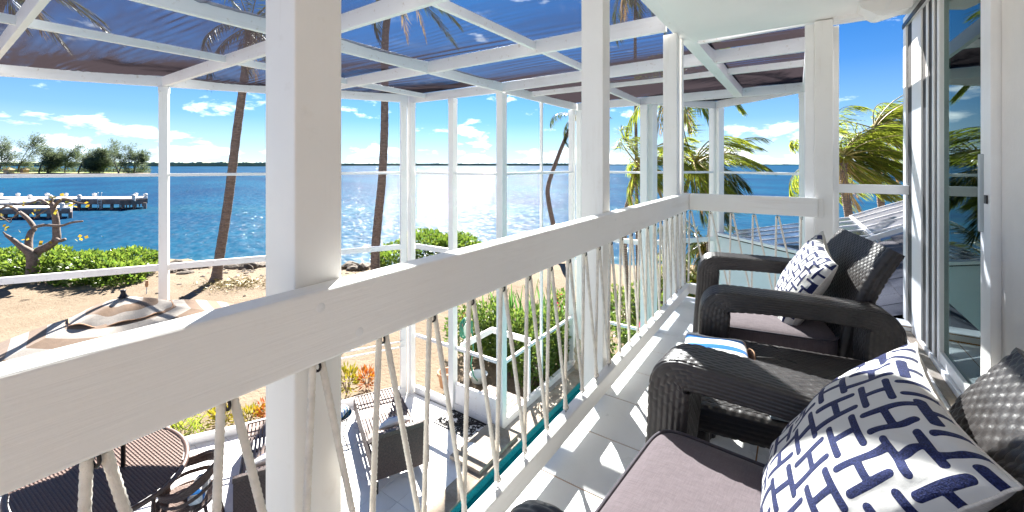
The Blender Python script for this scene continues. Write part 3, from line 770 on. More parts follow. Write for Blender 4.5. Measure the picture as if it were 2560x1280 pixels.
# ================================================================== wicker
def catmull(pts, n):
    pts = [np.array(p, float) for p in pts]; pts = [2 * pts[0] - pts[1]] + pts + [2 * pts[-1] - pts[-2]]
    out = []; segs = len(pts) - 3
    for t in np.linspace(0, segs - 1e-6, n):
        i = int(t); u = t - i; a, b, c, d = pts[i:i + 4]
        out.append(0.5 * ((2 * b) + (-a + c) * u + (2 * a - 5 * b + 4 * c - d) * u * u + (-a + 3 * b - 3 * c + d) * u ** 3))
    return np.array(out)

def wicker_sweep(path, lat, step=0.0055, bu=0.030, bv=0.0132, amp=0.0036, ex=9.0, vstep=0.0026, caps=True):
    """sweep a rounded-rectangle section; path rows: centre xyz, half width (along lat), half thickness"""
    rows = [np.array(r, float) for r in path]
    ctr0 = catmull(rows, 60); L = np.sum(np.linalg.norm(np.diff(ctr0[:, :3], axis=0), axis=1))
    n = max(8, int(L / step)); full_ = catmull(rows, n)
    c = full_[:, :3]; a = full_[:, 3]; b = full_[:, 4]
    T = np.gradient(c, axis=0); T /= np.linalg.norm(T, axis=1)[:, None]
    lat = np.array(lat, float); Lx = lat[None, :] - T * (T @ lat)[:, None]; Lx /= np.linalg.norm(Lx, axis=1)[:, None]
    Nn = np.cross(T, Lx)
    per = 4 * (a.mean() + b.mean()); nrow = max(4, int(round(per / bv)) // 2 * 2); m = max(16, int(nrow * bv / vstep))
    q = np.linspace(0, 1, m, endpoint=False)
    # walk the rectangle perimeter evenly, then round the corners
    am, bm = a.mean(), b.mean(); Pm = 4 * (am + bm); sdist = q * Pm
    ang = []
    for s_ in sdist:
        if s_ < 2 * am: x_, y_ = -am + s_, -bm
        elif s_ < 2 * am + 2 * bm: x_, y_ = am, -bm + (s_ - 2 * am)
        elif s_ < 4 * am + 2 * bm: x_, y_ = am - (s_ - 2 * am - 2 * bm), bm
        else: x_, y_ = -am, bm - (s_ - 4 * am - 2 * bm)
        ang.append((x_ / am, y_ / bm))
    ang = np.array(ang); x_, y_ = ang[:, 0], ang[:, 1]
    k = (np.abs(x_) ** ex + np.abs(y_) ** ex) ** (-1 / ex); x_, y_ = x_ * k, y_ * k
    u = np.concatenate([[0], np.cumsum(np.linalg.norm(np.diff(c, axis=0), axis=1))])
    V = q * nrow; row = np.floor(V); fv = (V - row) * 2 - 1
    U = u[:, None] / bu + 0.5 * (row % 2)[None, :]
    fu = (U - np.floor(U)) * 2 - 1
    h = amp * (1 - np.abs(fu) ** 4.0) ** .7 * ((1 - np.abs(fv) ** 2.4) ** .8)[None, :]
    nxs = np.sign(x_) * np.abs(x_) ** (ex - 1) / am; nys = np.sign(y_) * np.abs(y_) ** (ex - 1) / bm
    nl = np.sqrt(nxs ** 2 + nys ** 2) + 1e-9; nxs, nys = nxs / nl, nys / nl
    P = c[:, None, :] + Lx[:, None, :] * (a[:, None] * x_[None, :] + h * nxs)[..., None] + Nn[:, None, :] * (b[:, None] * y_[None, :] + h * nys)[..., None]
    mb = MB(); mb.grid(P, 0, True)
    if caps:
        for e in (0, -1):
            ring_ = P[e]; ce = ring_.mean(0)
            mb.add(np.concatenate([ring_, [ce]]), [((j + 1) % m, j, m) if e == 0 else (j, (j + 1) % m, m) for j in range(m)])
    return mb

def superbox(a, b, c, e1=0.22, e2=0.42, nu=90, nv=26, puff=0.0, seed=0, wr=0.0):
    """soft rounded box, a quilted cushion body"""
    rng = np.random.RandomState(seed)
    th = np.linspace(-PI / 2, PI / 2, nv); ph = np.linspace(0, 2 * PI, nu, endpoint=False)
    T, Q = np.meshgrid(th, ph, indexing='ij'); sg = lambda v, e: np.sign(v) * np.abs(v) ** e
    X = a * sg(np.cos(T), e2 * .6) * sg(np.cos(Q), e1); Y = b * sg(np.cos(T), e2 * .6) * sg(np.sin(Q), e1); Z = c * sg(np.sin(T), e2)
    Z = Z + puff * np.cos(X / a * PI / 2) * np.cos(Y / b * PI / 2) * np.sign(np.sin(T))
    for i in range(6):
        k = rng.uniform(-22, 22, 2); Z = Z + wr * np.sin(k[0] * X + k[1] * Y + rng.uniform(0, 6))
    mb = MB(); mb.grid(np.stack([X, Y, Z], -1), 0, True); return mb
def super_ring(a, b, z, e=0.22, r=0.005, n=110):
    sg = lambda v, e_: math.copysign(abs(v) ** e_, v)
    p = [(a * sg(math.cos(q), e), b * sg(math.sin(q), e), z) for q in np.linspace(0, 2 * PI, n)]
    mb = MB(); mb.tube(p, r, 6, caps=False); return mb

# ------------------------------------------------------------------ embroidered pillow
def seg_dist(X, Y, segs):
    D = np.full(X.shape, 9.0)
    for (x0, y0, x1, y1) in segs:
        dx, dy = x1 - x0, y1 - y0; L2 = dx * dx + dy * dy + 1e-12
        t = np.clip(((X - x0) * dx + (Y - y0) * dy) / L2, 0, 1)
        D = np.minimum(D, np.hypot(X - x0 - t * dx, Y - y0 - t * dy))
    return D
def fret_segs(p=0.066):
    s_ = []
    for i in range(-5, 6):
        for j in range(-5, 6):
            cx, cy = i * p, j * p
            a, b = 0.40 * p, 0.62 * p
            if (i + j) % 2 == 0:
                s_ += [(cx - .42 * p, cy - .30 * p, cx + .42 * p, cy - .30 * p), (cx - .42 * p, cy + .30 * p, cx + .42 * p, cy + .30 * p), (cx, cy - .30 * p, cx, cy + .30 * p)]
            else:
                s_ += [(cx - .28 * p, cy - .44 * p, cx - .28 * p, cy + (.70 if (i * 7 + j * 3) % 4 < 3 else .44) * p), (cx + .28 * p, cy - (.70 if (i * 5 + j) % 4 < 3 else .44) * p, cx + .28 * p, cy + .44 * p), (cx - .28 * p, cy, cx + .28 * p, cy)]
    return s_
def anchor_segs():
    arc = lambda cx, cy, r, a0, a1, n=14: [(cx + r * math.cos(t0), cy + r * math.sin(t0), cx + r * math.cos(t1), cy + r * math.sin(t1)) for t0, t1 in zip(np.linspace(a0, a1, n)[:-1], np.linspace(a0, a1, n)[1:])]
    return arc(0, .10, .022, 0, 2 * PI) + [(0, .078, 0, -.12), (-.05, .05, .05, .05)] + arc(0, 0, .115, R(200), R(340)) + [(-.115, -.03, -.08, -.05), (.115, -.03, .08, -.05)]
def pillow(name, size, thick, segs, stroke, mat_front, mat_back, n=230, seed=1, sag=0.02):
    rng = np.random.RandomState(seed)
    g = np.linspace(-1, 1, n); U, V = np.meshgrid(g, g, indexing='ij'); s_ = size / 2
    X = s_ * U * (1 - 0.10 * (1 - V * V) * U * U); Y = s_ * V * (1 - 0.10 * (1 - U * U) * V * V)
    H = thick * (np.clip((1 - U ** 2), 0, 1) * np.clip((1 - V ** 2), 0, 1)) ** 0.42
    for i in range(5):
        k = rng.uniform(-9, 9, 2); H = H + 0.0022 * np.sin(k[0] * U + k[1] * V + rng.uniform(0, 6)) * (1 - U ** 2) * (1 - V ** 2)
    for cu, cv in ((-1, -1), (1, 1), (1, -1), (-1, 1)):   # creases running in from the corners
        d_ = np.hypot(U - cu, V - cv); an = np.arctan2(V - cv, U - cu)
        H = H + 0.0035 * np.sin(an * 13 + cu * 2) * np.exp(-((d_ - 0.5) / 0.28) ** 2) * (1 - U ** 8) * (1 - V ** 8)
    bend = -sag * ((X / s_) ** 2 + (Y / s_) ** 2)
    D = seg_dist(U * s_, V * s_, segs); ink = np.clip(0.5 + (stroke - D) / 0.006, 0, 1)
    F = np.stack([X, Y, H + bend + 0.0012 * ink], -1); B = np.stack([X, Y, -H * 0.9 + bend], -1)
    me = []
    mb = MB(); mb.grid(F); o = mb.build(name, mat_front, smooth=True)
    at = o.data.attributes.new('ink', 'FLOAT', 'POINT'); at.data.foreach_set('value', ink.ravel())
    st = 5; mb = MB(); mb.grid(B[::-1][::st, ::st] if (n - 1) % st == 0 else B[::-1]); bk = mb.build('backing', mat_back, o, smooth=True)
    mb = MB(); k_ = list(range(0, n, 4)); ed = [F[i, 0] for i in k_] + [F[-1, i] for i in k_] + [F[n - 1 - i, -1] for i in k_] + [F[0, n - 1 - i] for i in k_]
    mb.tube([tuple(p) for p in ed], 0.0022, 5); mb.build('seam', mat_back, o, smooth=True)
    return o
def orient(o, centre, up, normal, spin=0.0):
    v = Vector(up).normalized(); n_ = Vector(normal); n_ = (n_ - v * n_.dot(v)).normalized(); u = v.cross(n_)
    Mx = Matrix((u, v, n_)).transposed().to_4x4() @ Matrix.Rotation(spin, 4, 'Z'); Mx.translation = Vector(centre); o.matrix_world = Mx

# ------------------------------------------------------------------ armchairs
def make_armchair(label):
    t = thing('armchair', label, 'armchair', (0, 0, 0), 0, 'black wicker armchairs on the balcony')
    for s_ in (-1, 1):
        y = 0.375 * s_
        p = [(-0.245, y, 0.0, .055, .078), (-0.230, y, 0.22, .057, .078), (-0.210, y, 0.42, .062, .070), (-0.204, y, 0.500, .066, .060), (-0.202, y, 0.540, .069, .054), (-0.192, y, 0.562, .070, .042), (-0.160, y, 0.571, .070, .034), (-0.12, y, 0.574, .070, .033),
             (-0.08, y, 0.576, .071, .033), (0.02, y, 0.580, .071, .033), (0.18, y, 0.580, .072, .034), (0.285, y, 0.577, .072, .038), (0.325, y, 0.572, .072, .042), (0.348, y, 0.552, .072, .050), (0.356, y, 0.510, .071, .055), (0.362, y, 0.42, .068, .054),
             (0.380, y, 0.22, .062, .051), (0.402, y, 0.0, .058, .046)]
        wicker_sweep(p, (0, 1, 0)).build('arm_frame', M['wicker'], t, smooth=True)
    p = [(-0.125, 0, 0.26, .285, .030), (-0.140, 0, 0.40, .290, .032), (-0.168, 0, 0.54, .300, .033), (-0.215, 0, 0.68, .306, .033), (-0.285, 0, 0.805, .302, .028)]
    wicker_sweep(p, (0, 1, 0), bu=0.026, bv=0.0175, amp=0.0046, vstep=0.0034).build('backrest', M['wicker'], t, smooth=True)
    p = [(0.10, -0.302, 0.265, .255, .075), (0.10, 0, 0.265, .255, .075), (0.10, 0.302, 0.265, .255, .075)]
    wicker_sweep(p, (1, 0, 0)).build('seat_frame', M['wicker'], t, smooth=True)
    cu = superbox(0.245, 0.300, 0.047, puff=0.014, seed=2, wr=0.0007).build('cushion', M['cushion'], t, smooth=True); cu.location = (0.128, 0, 0.392)
    super_ring(0.243, 0.2985, 0.034, r=0.0042).build('piping', M['piping'], cu, smooth=True); super_ring(0.243, 0.2985, -0.034, r=0.0042).build('piping', M['piping'], cu, smooth=True)
    return t
ch1 = make_armchair('nearest black wicker armchair, cut off by the lower right corner, big pillow on it')
ch1.location = (0.035, 0.845, 0); ch1.rotation_euler = (0, 0, PI - R(5))
ch2 = copy_tree(ch1); ch2['label'] = 'far black wicker armchair seen whole, in front of the end railing'
ch2.location = (-0.015, 2.400, 0); ch2.rotation_euler = (0, 0, PI + R(11))

pl1 = pillow('throw_pillow', 0.445, 0.072, fret_segs(0.077), 0.0066, M['fret'], M['linen'], n=251, seed=3, sag=0.008)
tag(pl1, 'large white pillow with navy fretwork embroidery filling the lower right', 'pillow', 'fretwork pillows')
orient(pl1, (0.0713, 0.961, 0.5965), (0.571, 0.0, 0.821), (-0.820, -0.036, 0.570), 0.0)
pl2 = pillow('throw_pillow', 0.43, 0.068, fret_segs(0.070), 0.0056, M['fret'], M['linen'], n=251, seed=8, sag=0.006)
tag(pl2, 'smaller-looking navy fretwork pillow leaning in the far armchair', 'pillow', 'fretwork pillows')
orient(pl2, (0.016, 2.363, 0.592), (0.445, -0.141, 0.885), (-0.884, -0.145, 0.4215), 0.0)

# ------------------------------------------------------------------ wicker side table between the chairs
tb = thing('side_table', 'low black wicker table between the two armchairs', 'table', (-0.035, 1.685, 0), R(7))
wicker_sweep([(-0.30, 0, 0.375, .300, .045), (0, 0, 0.375, .300, .045), (0.30, 0, 0.375, .300, .045)], (0, 1, 0), bu=0.024, bv=0.0135).build('table_top', M['wicker'], tb, smooth=True)
for sx in (-1, 1):
    for sy in (-1, 1):
        wicker_sweep([(0.265 * sx, 0.262 * sy, 0.0, .032, .032), (0.262 * sx, 0.260 * sy, 0.17, .035, .035), (0.26 * sx, 0.258 * sy, 0.335, .038, .038)], (0, 1, 0)).build('leg', M['wicker'], tb, smooth=True)

# folded striped towel
def towel_mesh(nx, ny, lx, ly, th, seed, rough=0.003):
    rng = np.random.RandomState(seed); x = np.linspace(-lx / 2, lx / 2, nx); y = np.linspace(-ly / 2, ly / 2, ny); X, Y = np.meshgrid(x, y, indexing='ij')
    e = (1 - (np.abs(X) / (lx / 2)) ** 10) * (1 - (np.abs(Y) / (ly / 2)) ** 10)
    Z = th * np.clip(e, 0, 1) ** .35
    for i in range(6):
        k = rng.uniform(-25, 25, 2); Z += rough * np.sin(k[0] * X + k[1] * Y + rng.uniform(0, 6))
    Z = np.where(e < 1e-6, 0.0, Z); return np.stack([X, Y, Z], -1)
tw = MB(); P = towel_mesh(60, 44, 0.22, 0.30, 0.040, 4); tw.grid(P)
for k, f_ in enumerate(tw.f):
    yy = (k % 43) / 43.0; tw.m[k] = 1 if (0.68 < yy < 0.80 or 0.12 < yy < 0.24 or 0.40 < yy < 0.50) else 0
two = tw.build('folded_towel', [M['white_towel'], M['blue_towel']], smooth=True)
two.location = (-0.250, 1.70, 0.4225); two.rotation_euler = (0, 0, R(9)); tag(two, 'white beach towel with blue stripes folded on the wicker side table', 'towel')
tw = MB(); P = towel_mesh(40, 30, 0.36, 0.16, 0.018, 9); tw.grid(P)
two = tw.build('hand_towel', M['grey_towel'], smooth=True); two.location = (0.10, 1.50, 0.4225); two.rotation_euler = (0, 0, R(11)); tag(two, 'thin grey towel lying on the side table beside the striped one', 'towel')
# sunglasses
sg_ = thing('sunglasses', 'brown sunglasses resting on the striped towel', 'sunglasses', (-0.150, 1.775, 0.4235), R(-60))
for s_ in (-1, 1):
    m_ = MB(); pts = [(0.033 * s_ + 0.027 * math.copysign(abs(math.cos(q)) ** .7, math.cos(q)), -0.004 * abs(math.cos(q)), 0.021 + 0.020 * math.copysign(abs(math.sin(q)) ** .7, math.sin(q))) for q in np.linspace(0, 2 * PI, 28)]
    m_.tube(pts, 0.0022, 6); rimo = m_.build('rim', M['terracotta'], sg_, smooth=True)
    m_ = MB(); m_.add([(p[0], p[1], p[2]) for p in pts[:-1]], [tuple(range(27))]); m_.build('lens', M['wicker_brown'], rimo)
    m_ = MB(); m_.tube([(0.060 * s_, 0, 0.030), (0.064 * s_, 0.04, 0.030), (0.064 * s_, 0.10, 0.027), (0.060 * s_, 0.138, 0.012)], 0.0018, 6); m_.build('temple', M['rubber'], sg_, smooth=True)
m_ = MB(); m_.tube([(-0.008, 0, 0.026), (0, -0.003, 0.030), (0.008, 0, 0.026)], 0.002, 6); m_.build('bridge', M['terracotta'], sg_, smooth=True)

# ================================================================== patio furniture
def ribbed(P0, du, dv, nu, nv, ribs, amp, bow=0.0):
    """woven sheet from P0 along du and dv with raised bands running along du"""
    u = np.linspace(0, 1, nu); v = np.linspace(0, 1, ribs * 4 + 1); U, V = np.meshgrid(u, v, indexing='ij')
    P0, du, dv = map(lambda a: np.array(a, float), (P0, du, dv)); n = np.cross(du, dv); n /= np.linalg.norm(n)
    h = amp * np.abs(np.sin(PI * V * ribs)) ** 0.6 - bow * np.sin(PI * V)
    return P0 + U[..., None] * du + V[..., None] * dv + h[..., None] * n
def make_lounger(label):
    t = thing('sun_lounger', label, 'lounger', (0, 0, 0), 0, 'brown wicker sun loungers on the patio')
    # local: +x towards the raised back, origin at the centre of the foot end
    for k in range(14):
        m_ = MB(); y = -0.30 + k * 0.0445; m_.box(0.0, 1.14, y, y + 0.030, 0.300, 0.316); m_.build('slat', M['wicker_pale'], t)
    for x in (0.06, 0.30, 0.60, 0.90):
        m_ = MB(); m_.box(x, x + 0.045, -0.31, 0.31, 0.270, 0.299); m_.build('cross_bar', M['wicker_brown'], t)
    for s_ in (-1, 1):
        m_ = MB(); m_.grid(ribbed((0, 0.312 * s_, 0.12), (1.72, 0, 0.02), (0, 0, 0.20), 2, 0, 10, 0.004)); m_.grid(ribbed((0, 0.330 * s_, 0.12), (1.72, 0, 0.02), (0, 0, 0.20), 2, 0, 10, 0.004)); m_.box(0, 1.72, min(.314 * s_, .328 * s_), max(.314 * s_, .328 * s_), .12, .33)
        m_.build('side_skirt', M['wicker_brown'], t)
    m_ = MB(); m_.box(-0.012, 0.0, -0.33, 0.33, 0.12, 0.325); m_.build('foot_skirt', M['wicker_brown'], t)
    bk = MB(); bk.grid(ribbed((1.16, -0.32, 0.315), (0, 0.64, 0), (0.56, 0, 0.41), 2, 0, 34, 0.004)); bk.grid(ribbed((1.20, -0.32, 0.285), (0, 0.64, 0), (0.57, 0, 0.40), 2, 0, 34, -0.005))
    bk.beam((1.165, -0.31, 0.30), (1.75, -0.31, 0.715), 0.03, 0.045); bk.beam((1.165, 0.31, 0.30), (1.75, 0.31, 0.715), 0.03, 0.045); bk.beam((1.75, -0.33, 0.712), (1.75, 0.33, 0.712), 0.045, 0.05)
    bk.build('backrest', M['wicker_brown'], t)
    m_ = MB(); m_.grid(ribbed((1.76, -0.325, 0.20), (0, 0.65, 0), (-0.005, 0, 0.50), 2, 0, 36, 0.004)); m_.build('back_skirt', M['wicker_brown'], t)
    for x in (0.04, 1.70):
        for y in (-0.30, 0.30):
            m_ = MB(); m_.tube([(x, y, 0), (x, y, 0.13)], 0.018, 8); m_.build('leg', M['dark_metal'], t, smooth=True)
    return t
lo = make_lounger('brown wicker sun lounger seen between the ropes right of the nearest column')
la = math.atan2(-.815, 1.61)
lo.location = (-5.52, 4.20, LOW); lo.rotation_euler = (0, 0, la)
lo2 = copy_tree(lo); lo2['label'] = 'brown wicker sun lounger half hidden behind the nearest column, beside the dining chair'
lo2.location = (-6.16, 2.95, LOW)
for (l_, nm) in ((lo, 'white anchor pillow on the sun lounger right of the nearest column'), (lo2, 'white anchor pillow on the lounger left of the nearest column')):
    ap = pillow('anchor_pillow', 0.42, 0.06, anchor_segs(), 0.010, M['anchor'], M['white_towel'], n=121, seed=5)
    tag(ap, nm, 'pillow', 'anchor pillows'); ca, sa = math.cos(la), math.sin(la)
    px, py = 1.26, 0.0; cx, cy = l_.location.x + px * ca - py * sa, l_.location.y + px * sa + py * ca
    orient(ap, (cx, cy, LOW + 0.53), (0.76 * ca, 0.76 * sa, 0.50), (-0.50 * ca, -0.50 * sa, 0.80), R(175))

# oval dining table with the parasol through it
dt = thing('dining_table', 'oval brown wicker dining table under the striped parasol', 'table', (-6.06, 1.16, LOW), R(4))
ta, tbb = 0.92, 0.66
m_ = MB(); n = 64; rr = np.linspace(0, 1, 12); Q = np.linspace(0, 2 * PI, n, endpoint=False)
m_.lathe([(0.0, 0.712), (1.0, 0.712)], n=64); m_.v[-1][:, 0] *= ta - .03; m_.v[-1][:, 1] *= tbb - .03
m_.build('table_base_sheet', M['wicker_brown'], dt)
m_ = MB()
for k in range(46):
    y = -tbb + 0.03 + (k + .5) * (2 * (tbb - .03) / 46); xx = (ta - .035) * math.sqrt(max(0, 1 - (y / (tbb - .03)) ** 2)); w_ = 0.0088
    nseg = max(1, int(xx * 2 / 0.03))
    for s_ in range(nseg):
        x0 = -xx + s_ * 2 * xx / nseg; x1 = x0 + 2 * xx / nseg - 0.005; up = 0.0015 if (s_ + k) % 2 else 0.0
        m_.add([(x0, y - w_, .714), (x1, y - w_, .714), (x1, y - w_ * .4, .7185 + up), (x0, y - w_ * .4, .7185 + up), (x1, y + w_ * .4, .7185 + up), (x0, y + w_ * .4, .7185 + up), (x1, y + w_, .714), (x0, y + w_, .714)],
               [(0, 1, 2, 3), (3, 2, 4, 5), (5, 4, 6, 7)])
wt_ = m_.build('woven_top', M['wicker_pale'], dt); wt_['kind'] = 'stuff'
m_ = MB(); m_.tube([(ta * math.cos(q), tbb * math.sin(q), 0.700) for q in np.linspace(0, 2 * PI, 90)], 0.026, 10, caps=False); m_.build('rim', M['wicker_brown'], dt, smooth=True)
for sx in (-1, 1):
    for sy in (-1, 1):
        m_ = MB(); m_.box(.50 * sx - .035, .50 * sx + .035, .36 * sy - .035, .36 * sy + .035, 0, 0.70); m_.build('leg', M['wicker_brown'], dt)
m_ = MB(); m_.grid(ribbed((-.50, -.37, .54), (1.0, 0, 0), (0, 0, .15), 2, 0, 9, .004)); m_.grid(ribbed((.53, -.37, .54), (0, .74, 0), (0, 0, .15), 2, 0, 9, .004)); m_.build('apron', M['wicker_brown'], dt)

def make_dining_chair(label):
    t = thing('dining_chair', label, 'chair', (0, 0, 0), 0, 'brown wicker dining chairs round the oval table')
    th = np.linspace(R(-62), R(242), 60)     # U-shaped rim open towards -y (front)
    rim = np.array([(0.285 * math.cos(q) * (1.0 + .04 * math.cos(2 * q)), 0.27 * math.sin(q), 0.66 + 0.115 * max(0, math.sin(q)) ** 1.2) for q in th])
    m_ = MB(); m_.tube([(rim[0][0], rim[0][1] - .02, .0)] + [(rim[0][0], rim[0][1] - .01, .45)] + [tuple(p) for p in rim] + [(rim[-1][0], rim[-1][1] - .01, .45), (rim[-1][0], rim[-1][1] - .02, .0)], 0.019, 9)
    m_.build('frame', M['wicker_brown'], t, smooth=True)
    # pierced woven back: bands with a gap line between them
    for (z0, z1) in ((0.995, 0.70), (0.55, 0.40)):
        m_ = MB(); sel = rim[3:-3]
        n_ = len(sel); rows = 9
        P = np.zeros((n_, rows, 3))
        for i, p in enumerate(sel):
            for j in range(rows):
                f_ = j / (rows - 1); tt = z0 * (1 - f_) + z1 * f_
                P[i, j] = (p[0] * (0.86 + .14 * tt), p[1] * (0.86 + .14 * tt), 0.40 + (p[2] - 0.40) * tt)
                P[i, j, :2] *= 1 + 0.006 * (-1) ** (i + j)
        m_.grid(P); m_.build('woven_back', M['wicker_brown'], t)
    m_ = MB(); m_.tube([(0.30 * math.cos(q) * .92, 0.27 * math.sin(q) * .95 - .02, 0.405) for q in np.linspace(0, 2 * PI, 40)], 0.018, 8, caps=False); sf = m_.build('seat_ring', M['wicker_brown'], t, smooth=True)
    m_ = MB()
    for k in range(22):
        y = -0.24 + k * 0.0205 - .01; xx = .26 * math.sqrt(max(0.02, 1 - ((y + .02) / .27) ** 2)); m_.box(-xx, xx, y, y + .015, .405, .412)
    for k in range(22):
        x = -0.225 + k * 0.0205; yy = .25 * math.sqrt(max(0.02, 1 - (x / .275) ** 2)); m_.box(x, x + .012, -yy - .02, yy - .02, .4125, .418)
    so_ = m_.build('woven_seat', M['wicker_pale'], t); so_['kind'] = 'stuff'
    for x in (-.20, .20):
        m_ = MB(); m_.tube([(x, .20, .41), (x * 1.15, .27, 0)], 0.017, 8); m_.build('leg', M['wicker_brown'], t, smooth=True)
    return t
dc = make_dining_chair('brown wicker dining chair with a striped bolster, right of the oval table')
dc.location = (-5.30, 1.66, LOW); dc.rotation_euler = (0, 0, R(-32))
dc2 = copy_tree(dc); dc2['label'] = 'brown wicker dining chair at the bottom left corner, mostly out of frame'
dc2.location = (-5.62, 0.28, LOW); dc2.rotation_euler = (0, 0, R(-150))
bm_ = superbox(0.19, 0.075, 0.07, 0.5, 0.8, 40, 20); 
P_ = bm_
for k in range(len(P_.f)):
    jj = k % 40; P_.m[k] = 0
bo = P_.build('bolster_pillow', [M['white_towel'], M['blue_towel']], smooth=True)
for k, pz in enumerate(bo.data.polygons):
    if int((pz.center.x + 0.2) / 0.045) % 3 == 1: pz.material_index = 1
bo.location = (-5.235, 1.745, LOW + 0.49); bo.rotation_euler = (0.0, 0, R(-32)); tag(bo, 'small navy and white striped bolster in the dining chair', 'pillow')
# round side table with a folded towel and tray
st = thing('round_table', 'small round glass-topped table between the two loungers', 'table', (-5.28, 3.36, LOW))
m_ = MB(); m_.lathe([(0, .44), (.20, .44), (.205, .45), (.20, .46), (0, .46)], n=40); m_.build('tabletop', M['glass'], st, smooth=False)
m_ = MB(); m_.tube([(.205 * math.cos(q), .205 * math.sin(q), .45) for q in np.linspace(0, 2 * PI, 50)], .010, 8, caps=False); m_.build('rim', M['dark_metal'], st, smooth=True)
for k in range(3):
    q = k * 2 * PI / 3 + .4; m_ = MB(); m_.tube([(.18 * math.cos(q), .18 * math.sin(q), .44), (.10 * math.cos(q), .10 * math.sin(q), .2), (.19 * math.cos(q), .19 * math.sin(q), 0)], .009, 6); m_.build('leg', M['dark_metal'], st, smooth=True)
m_ = MB(); m_.grid(towel_mesh(30, 24, 0.26, 0.20, 0.07, 12))
for k in range(len(m_.f)): m_.m[k] = 1 if (k % 23) % 8 < 3 else 0
o_ = m_.build('folded_towel', [M['white_towel'], M['blue_towel']], smooth=True); o_.location = (-5.30, 3.38, LOW + .462); o_.rotation_euler = (0, 0, .5); tag(o_, 'blue and white towel folded on the small round patio table', 'towel')

# parasol
um = thing('parasol', 'big octagonal parasol striped beige and cream over the dining table', 'parasol', (-5.93, 1.29, LOW - 0.07))
ang0 = R(14); zc = lambda r: 2.475 - 0.165 * max(0, r - 0.2) - 0.20 * (max(0, r - .2) / 1.2) ** 2 * 1.2
m_ = MB(); nr = 10; r0, r1 = 0.20, 1.50; sub = 6
for k in range(8):
    rr = np.linspace(r0, r1, nr * 3 + 1); ss = np.linspace(0, 1, sub + 1); P = np.zeros((len(rr), len(ss), 3))
    for i, r in enumerate(rr):
        for j, s_ in enumerate(ss):
            a0_, a1_ = ang0 + k * PI / 4, ang0 + (k + 1) * PI / 4
            x = r * ((1 - s_) * math.cos(a0_) + s_ * math.cos(a1_)); y = r * ((1 - s_) * math.sin(a0_) + s_ * math.sin(a1_))
            P[i, j] = (x, y, zc(r) - 0.028 * math.sin(PI * s_) * (r / r1))
    st_ = len(m_.f); m_.grid(P)
    for f_ in range(st_, len(m_.f)):
        i = (f_ - st_) // sub; m_.m[f_] = (i // 3) % 2
m_.build('canopy', [M['umb_white'], M['umb_beige']], um, smooth=True)
m_ = MB()
P = np.zeros((14, 64, 3))
for i in range(14):
    f_ = i / 13
    for j in range(64):
        q = 2 * PI * j / 64; oc = math.cos(PI / 8) / math.cos(((q - ang0) % (PI / 4)) - PI / 8); r = 0.43 * f_ * (1 + (oc - 1) * f_)
        z_ = 2.585 - 0.085 * f_ - 0.065 * f_ * f_ + f_ * 0.011 * math.sin(8 * q + 2 + 2 * f_) + f_ * 0.012 * math.sin(5 * q + 1)
        P[i, j] = (r * math.cos(q), r * math.sin(q), z_)
m_.grid(P, 0, True)
for f_ in range(len(m_.f)):
    i = (f_ // 63 if f_ < 13 * 63 else f_ - 13 * 63); m_.m[f_] = 1 if 5 <= i <= 8 else 0
vt = m_.build('vent_cap', [M['umb_white'], M['umb_beige']], um, smooth=True)
m_ = MB(); m_.tube([tuple(P[-1, j]) for j in range(64)] + [tuple(P[-1, 0])], 0.006, 6); m_.build('vent_piping', M['terracotta'], vt, smooth=True)
m_ = MB(); m_.tube([(0, 0, 0), (0, 0, 2.60)], 0.021, 12); m_.build('pole', M['dark_metal'], um, smooth=True)
m_ = MB(); m_.lathe([(0.0, .075), (.026, .075), (.020, .045), (.034, .01), (.05, 0.0)], n=16, cz=2.592); m_.build('finial', M['dark_metal'], um, smooth=True)
for k in range(8):
    a = ang0 + k * PI / 4; m_ = MB(); m_.beam((0.05 * math.cos(a), 0.05 * math.sin(a), zc(0.2) - .03), (1.48 * math.cos(a), 1.48 * math.sin(a), zc(1.48) - 0.018), 0.014, 0.018); m_.build('rib', M['dark_metal'], um)
m_ = MB(); m_.lathe([(0.0, 0.0), (.26, 0.0), (.26, .03), (.10, .07), (.03, .09), (.03, .30), (0, .30)], n=32); m_.build('base', M['dark_metal'], um, smooth=True)

# doormat: scrollwork rubber, open pattern
m_ = MB(); rng = random.Random(11)
mw, ml = 0.74, 0.40
for k in range(130):
    x, y = rng.uniform(-mw / 2 + .03, mw / 2 - .03), rng.uniform(-ml / 2 + .03, ml / 2 - .03); a = rng.uniform(0, PI); q_ = rng.uniform(.5, 1.3)
    m_.tube([(x + 0.028 * q_ * math.cos(a + t), y + 0.028 * q_ * math.sin(a + t), 0.006) for t in np.linspace(0, rng.uniform(2.2, 4.2), 8)], 0.0072, 4)
for a in ((-mw / 2, -ml / 2, mw / 2, -ml / 2), (mw / 2, -ml / 2, mw / 2, ml / 2), (mw / 2, ml / 2, -mw / 2, ml / 2), (-mw / 2, ml / 2, -mw / 2, -ml / 2)): m_.beam((a[0], a[1], .006), (a[2], a[3], .006), .022, .012)
for k in range(14): m_.beam((-mw / 2 + k * mw / 13, -ml / 2, .004), (mw / 2 - k * mw / 13, ml / 2, .004), .012, .006)
o_ = m_.build('doormat', M['rubber']); o_.location = (-4.20, 4.74, LOW + .001); tag(o_, 'black openwork scroll doormat on the white patio tiles', 'doormat')
# carved stone figure at the far corner
m_ = MB()
for z_, r in ((.09, .10), (.24, .085), (.37, .095), (.50, .065)): m_.blob((0, 0, z_), (r, r * .9, .095), int(z_ * 100), 10, .15)
o_ = m_.build('stone_statue', M['sandstone'], smooth=True); o_.location = (-3.42, 7.22, LOW + .02); tag(o_, 'small lumpy beige stone figure at the far end of the pool edge', 'statue')
